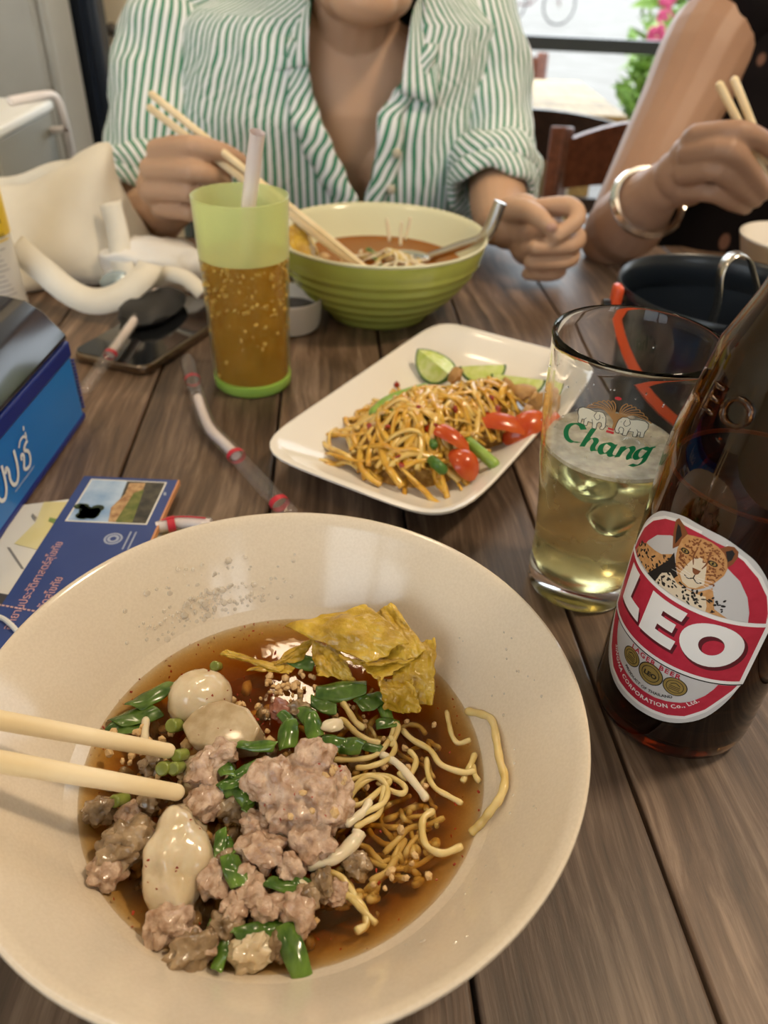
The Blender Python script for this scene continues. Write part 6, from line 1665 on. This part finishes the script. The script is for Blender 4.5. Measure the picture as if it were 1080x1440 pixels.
for side in (-1, 1):
    P, U = [], []
    for z in zs:
        e = edge_ph(z, side); row, ur = [], []
        for j in range(57):
            t = j/56; ph = lerp(e, side*pi, t)
            row.append(shirt_pt(z, ph, .004 if side < 0 and j < 4 and z < opn[0][0] + .004 else 0)); ur.append((ph*.185, z))
        P.append(row); U.append(ur)
    mb.grid(P, U)
shirt = mb.build('shirt', M['stripes'], p1, sharp=0); solid(shirt, .0016, 1)
# facing folded open along both edges
for side, w in ((-1, .030), (1, .024)):
    P, U = [], []
    for i in range(36):
        z = lerp(opn[0][0] - .01, .205, i/35); e = edge_ph(z, side); row, ur = [], []
        ww = w * (.55 + .45*sin(pi*min(1, i/30)))
        for j in range(9):
            t = j/8; ph = e + side*t*ww/.17
            p = shirt_pt(z, ph, .0055 + .006*sin(pi*t)*(1 - i/50)); row.append(p); ur.append((t*w*.9 + z*.75*(1 if side < 0 else -.35), z))
        P.append(row); U.append(ur)
    o = MB().grid(P, U).build('facing', M['stripes'], shirt, sharp=0); solid(o, .0014, 1)
# collar
cols = [(aty(438, 4, .962), aty(434, 92, .930)), (aty(428, -10, .982), aty(373, 103, .942)), (aty(424, -18, .992), aty(380, 20, .975)), (aty(418, -34, 1.03), aty(378, -22, 1.03)), (Vector((-.13, 1.09, .262)), Vector((-.160, 1.115, .225))),
        (Vector((-.055, 1.118, .268)), Vector((-.055, 1.150, .222))), (Vector((.02, 1.09, .262)), Vector((.05, 1.115, .225))), (aty(600, -34, 1.03), aty(632, -20, 1.03)), (aty(594, -16, .992), aty(622, 24, .975)), (aty(590, -8, .982), aty(614, 149, .940)), (aty(580, 14, .962), aty(562, 131, .928))]
P, U = [], []; dens = lambda Q: [Q[i].lerp(Q[i+1], k/6) for i in range(len(Q)-1) for k in range(6)] + [Q[-1]]
A = dens([c[0] for c in cols]); B = dens([c[1] for c in cols]); d = 0
for i, (a, b_) in enumerate(zip(A, B)):
    if i: d += ((A[i] - A[i-1]).length + (B[i] - B[i-1]).length) * .5
    P.append([a.lerp(b_, j/8) + Vector((0, -.004*sin(pi*j/8), .004*sin(pi*j/8))) for j in range(9)]); U.append([(d + j*.0009, j) for j in range(9)])
o = MB().grid(P, U).build('collar', M['stripes'], shirt, sharp=0); solid(o, .0022, 1)
for px, py in ((548, 217), (541, 268)):
    c = aty(px, py, .9155 + (0 if py < 230 else .0))
    z = c.z; cy, a, b = srow(z); ph = math.asin((c.x - TX(z))/a); c = shirt_pt(z, ph, .012)
    mb = MB(); mb.ball(c, (.0055, .0022, .0055), 2); mb.build('button', M['button'], shirt)
# sleeves: tubes with folds, gathered at the cuff
def sleeve(pts, rad, cuff_dir):
    Pc = cr(pts, 10); n = len(Pc); P, U = [], []; prev = None; dist = 0
    for k, p in enumerate(Pc):
        t = (Pc[min(k+1, n-1)] - Pc[max(k-1, 0)]).normalized()
        x = Vector((1, 0, 0)) if prev is None else prev
        x = (x - t*x.dot(t)).normalized(); prev = x; y = t.cross(x)
        if k: dist += (p - Pc[k-1]).length
        u = k/(n-1)*(len(rad)-1); j = min(int(u), len(rad)-2); r = lerp(rad[j], rad[j+1], u-j); row, ur = [], []
        for i in range(48):
            a = 2*pi*i/48
            w = .0045*noise.noise(Vector((a*1.3, dist*26, 2))) + .0030*sin(a*2 + dist*60)*min(1, k/n*1.4) + .0022*noise.noise(Vector((cos(a)*4, sin(a)*4, dist*60)))
            row.append(p + (x*cos(a) + y*sin(a))*(r + w)); ur.append((a*.052, dist))
        row.append(row[0]); ur.append((2*pi*.052, dist)); P.append(row); U.append(ur)
    o = MB().grid(P, U).build('sleeve', M['stripes'], shirt, sharp=0); solid(o, .0016, 1)
    # rolled cuff: two soft rings, stripes turned across
    for q in (0, 1):
        c0 = Pc[-1 - q*3]; t = (Pc[-1] - Pc[-3]).normalized(); x = (prev - t*prev.dot(t)).normalized(); y = t.cross(x); R_, U = [], []
        rr = rad[-1] + .004 + .003*q
        for i in range(49):
            a = 2*pi*i/48; cc = c0 + (x*cos(a) + y*sin(a))*(rr + .003*noise.noise(Vector((cos(a)*3, sin(a)*3, q*5)))); row, ur = [], []
            for j in range(11):
                b_ = 2*pi*j/10; row.append(cc + (x*cos(a) + y*sin(a))*cos(b_)*.007 + t*sin(b_)*(.016 + .004*sin(a*5))); ur.append((a*.05 + .012*sin(b_), b_))
            R_.append(row); U.append(ur)
        MB().grid(R_, U).build('cuff', M['stripes'], o, sharp=0)
    return o
sleeve([Vector((-.225, 1.06, .240)), aty(246, 8, 1.055), aty(238, 40, 1.045), aty(226, 120, 1.02), aty(216, 200, .985), aty(212, 262, .958)], [.016, .044, .054, .057, .055, .050], 0)
sleeve([Vector((.052, 1.06, .240)), aty(668, 10, 1.055), aty(678, 44, 1.045), aty(690, 120, 1.03), aty(696, 190, 1.00), aty(692, 262, .945)], [.014, .040, .046, .047, .046, .044], 0)
# undershirt
M['black_cotton'] = mat('black_cotton', (.012,.014,.02), rough=.9)
mb = MB(); loft(mb, [(TX(z), cy, z, a, b) for z, cy, a, b in ((-.20,1.10,.165,.12),(0,1.085,.152,.112),(.030,1.078,.153,.116))]); mb.build('undershirt', M['black_cotton'], p1, sharp=0)
# chopsticks in the hand
t1, t2 = at(497, 372, .056), at(512, 375, .058)
chopstick(t1, aty(211, 152, .812), .0026, .0036, 'chopstick', 'bamboo chopstick held by the person in the striped shirt, tip in the green bowl', 'chopsticks held over the green bowl', L=(t1 - aty(211, 152, .812)).length)
chopstick(t2, aty(214, 133, .805), .0026, .0036, 'chopstick', 'bamboo chopstick held by the person in the striped shirt, tip in the green bowl', 'chopsticks held over the green bowl', L=(t2 - aty(214, 133, .805)).length)
chair('wooden_chair', 'wooden chair under the person in the striped shirt', TX(0), 1.165, 0, M['chairwood'], w=.40, top=.80)

# ---------------------------------------------------------------- person in the dark printed dress
DX = aty(1105, 150, 1.06).x + .035
p2 = thing('person', 'person in a dark printed dress with a bracelet, raised hand holding chopsticks', 'person', (DX, 1.12, -.26))
mb = MB()
loft(mb, [(DX, cy, z, a, b) for z, cy, a, b in ((-.27,1.12,.17,.12),(-.1,1.12,.165,.12),(.05,1.10,.155,.115),(.14,1.09,.165,.11),(.22,1.085,.170,.095),(.26,1.075,.12,.07),(.285,1.065,.06,.05))])
CH2 = Vector((DX - .02, .965, .315)); R2 = head(mb, CH2, radians(-6))
limb(mb, [(DX, 1.075, .24), (DX - .008, 1.06, .29), (DX - .015, 1.045, .36)], [.058, .050, .046])
s2, e2, w2 = aty(1003, 62, 1.035), aty(868, 322, .905), aty(925, 268, .828)
limb(mb, [(DX - .10, 1.08, .225), s2, s2.lerp(e2, .35), s2.lerp(e2, .7), e2], [.052, .056, .049, .042, .036])
limb(mb, [e2, e2.lerp(w2, .35) + Vector((0, 0, -.006)), e2.lerp(w2, .75), w2], [.038, .041, .032, .0255])
mb.ball(aty(858, 336, .905), (.034, .034, .032), 3)
for x, y, Y, r in ((935,262,.822,.0255),(955,245,.806,.0245),(972,222,.798,.022),(968,258,.802,.022),(985,212,.792,.018),(990,240,.795,.021),(978,200,.786,.015)): mb.ball(aty(x, y, Y), r, 3)
for F in ([(980,192,.782,.0128),(1038,186,.758,.0112),(1074,200,.766,.0100),(1096,222,.776,.0084)],
          [(970,216,.780,.0130),(1024,212,.752,.0116),(1056,244,.762,.0102),(1075,270,.776,.0088)],
          [(964,243,.782,.0126),(1010,240,.757,.0112),(1042,266,.768,.0099),(1062,281,.782,.0086)],
          [(964,268,.790,.0114),(1002,271,.769,.0098),(1030,285,.778,.0087),(1048,292,.790,.0078)],
          [(985,252,.822,.0150),(1036,236,.802,.0118),(1066,236,.790,.0102),(1090,246,.784,.0085)]): finger(mb, F)
# other arm resting in the lap
limb(mb, [(DX + .16, 1.085, .22), (DX + .20, 1.06, .08), (DX + .19, .98, .02)], [.048, .042, .036]); limb(mb, [(DX + .19, .98, .02), (DX + .19, .90, .03), (DX + .15, .86, .035)], [.036, .030, .025]); mb.ball((DX + .12, .845, .035), (.045, .035, .018), 3)
for k in range(4): mb.capsule([(DX + .11 - .004*k, .83 + .018*k, .036), (DX + .06, .825 + .019*k, .034), (DX + .035, .828 + .018*k, .022)], [.0095, .009, .0075], 10)
mb.capsule([(DX + .13, .82, .034), (DX + .09, .80, .03), (DX + .065, .80, .022)], [.012, .010, .008], 10)
for sx in (-.10, .10):
    limb(mb, [(DX+sx, 1.12, -.19), (DX+sx*1.2, .94, -.195), (DX+sx*1.3, .72, -.20)], [.086, .078, .058]); limb(mb, [(DX+sx*1.3, .72, -.20), (DX+sx*1.3, .76, -.45), (DX+sx*1.3, .80, -.66)], [.056, .052, .036]); limb(mb, [(DX+sx*1.3, .81, -.685), (DX+sx*1.35, .72, -.692)], [.032, .026])
finish_body(mb, p2, M['skin2'])
head_extras(R2, p2, True)
# dress: dark brown with small drop print
def print_mat():
    m, N, L, b = new_mat('printed_dress')
    tc = N.new('ShaderNodeTexCoord'); mp = N.new('ShaderNodeMapping'); mp.inputs['Scale'].default_value = (26, 26, 17); mp.inputs['Rotation'].default_value = (0, .4, 0); L.new(tc.outputs['Object'], mp.inputs[0])
    v = N.new('ShaderNodeTexVoronoi'); v.inputs['Scale'].default_value = 1.0; v.inputs['Randomness'].default_value = .7; L.new(mp.outputs[0], v.inputs['Vector'])
    rp = N.new('ShaderNodeValToRGB'); e = rp.color_ramp.elements; e[0].position = .14; e[0].color = (.15,.075,.05,1); e[1].position = .19; e[1].color = (.006,.004,.004,1); b.inputs['Specular IOR Level'].default_value = .08
    L.new(v.outputs['Distance'], rp.inputs[0]); L.new(rp.outputs[0], b.inputs['Base Color']); b.inputs['Roughness'].default_value = .75
    return m
M['dress'] = print_mat()
def dress_row(z): return interp([(-.30,1.10,.235,.20),(-.18,1.10,.235,.19),(-.05,1.095,.215,.165),(.05,1.085,.195,.150),(.12,1.08,.187,.142),(.18,1.075,.180,.122),(.225,1.072,.172,.105),(.255,1.068,.130,.082),(.272,1.064,.085,.066)], z)
P = []
for i in range(60):
    z = lerp(-.30, .272, i/59); cy, a, b = dress_row(z); row = []
    for j in range(80):
        t = 2*pi*j/80; k = (abs(cos(t))**2.3 + abs(sin(t))**2.3) ** (-1/2.3)
        w = .008*noise.noise(Vector((cos(t)*3, sin(t)*3, z*9))) + .005*noise.noise(Vector((t*6, z*5, 3)))*(1 if z < .15 else .3)
        row.append(Vector((DX + (a*k + w)*cos(t), cy + (b*k + w)*sin(t), z)))
    P.append(row)
dress = MB().grid(P, closed=True).build('dress', M['dress'], p2, sharp=0); solid(dress, .002, 1)
# short gathered sleeve on the shoulder
mb = MB(); mb.ball(aty(1052, 12, 1.055), (.066, .072, .066), 4, lambda d: 1 + .05*sin(d.x*26 + d.z*6) * .5 + .04*noise.noise(Vector(d)*6))
mb.build('sleeve', M['dress'], dress, sharp=0)
# skirt over the thighs
mb = MB()
for sx in (-.10, .10): limb(mb, [(DX+sx, 1.12, -.19), (DX+sx*1.2, .94, -.19), (DX+sx*1.25, .76, -.195)], [.100, .092, .078])
mb.build('skirt', M['dress'], dress, sharp=0)
# bracelet
M['silver'] = mat('silver', (.75,.73,.70), rough=.18, metal=1)
bc = e2.lerp(w2, .80); ax = (w2 - e2).normalized(); x = ax.cross(Vector((0, 0, 1))).normalized(); y = ax.cross(x); pts = [bc + (x*cos(a)*1.04 + y*sin(a))*.0365 + ax*.004*sin(a) + Vector((0,0,-.003)) for a in [2*pi*i/40 for i in range(41)]]
o = MB().tube(pts, .0042, 6, False, 1.5).build('bracelet', M['silver'])
tag(o, 'silver bangle on the wrist of the person in the dark dress', 'bracelet')
ta = aty(1098, 330, .765)
for k, (a, Yb) in enumerate(((aty(1012, 120, .79), 0), (aty(1033, 113, .80), 0))):
    t = aty(1104 + 6*k, 300 + 6*k, .772); chopstick(t, a, .0026, .0037, 'chopstick', 'bamboo chopstick in the raised hand of the person in the dark dress', 'chopsticks in the raised hand', L=(t - a).length)
pb = aty(792, 178, 1.42)
chair('wooden_chair', 'red-brown wooden chair behind the person in the dark dress', pb.x + .19, 1.42 - .232, 0, M['chairwood'], w=.42, top=pb.z - FZ)
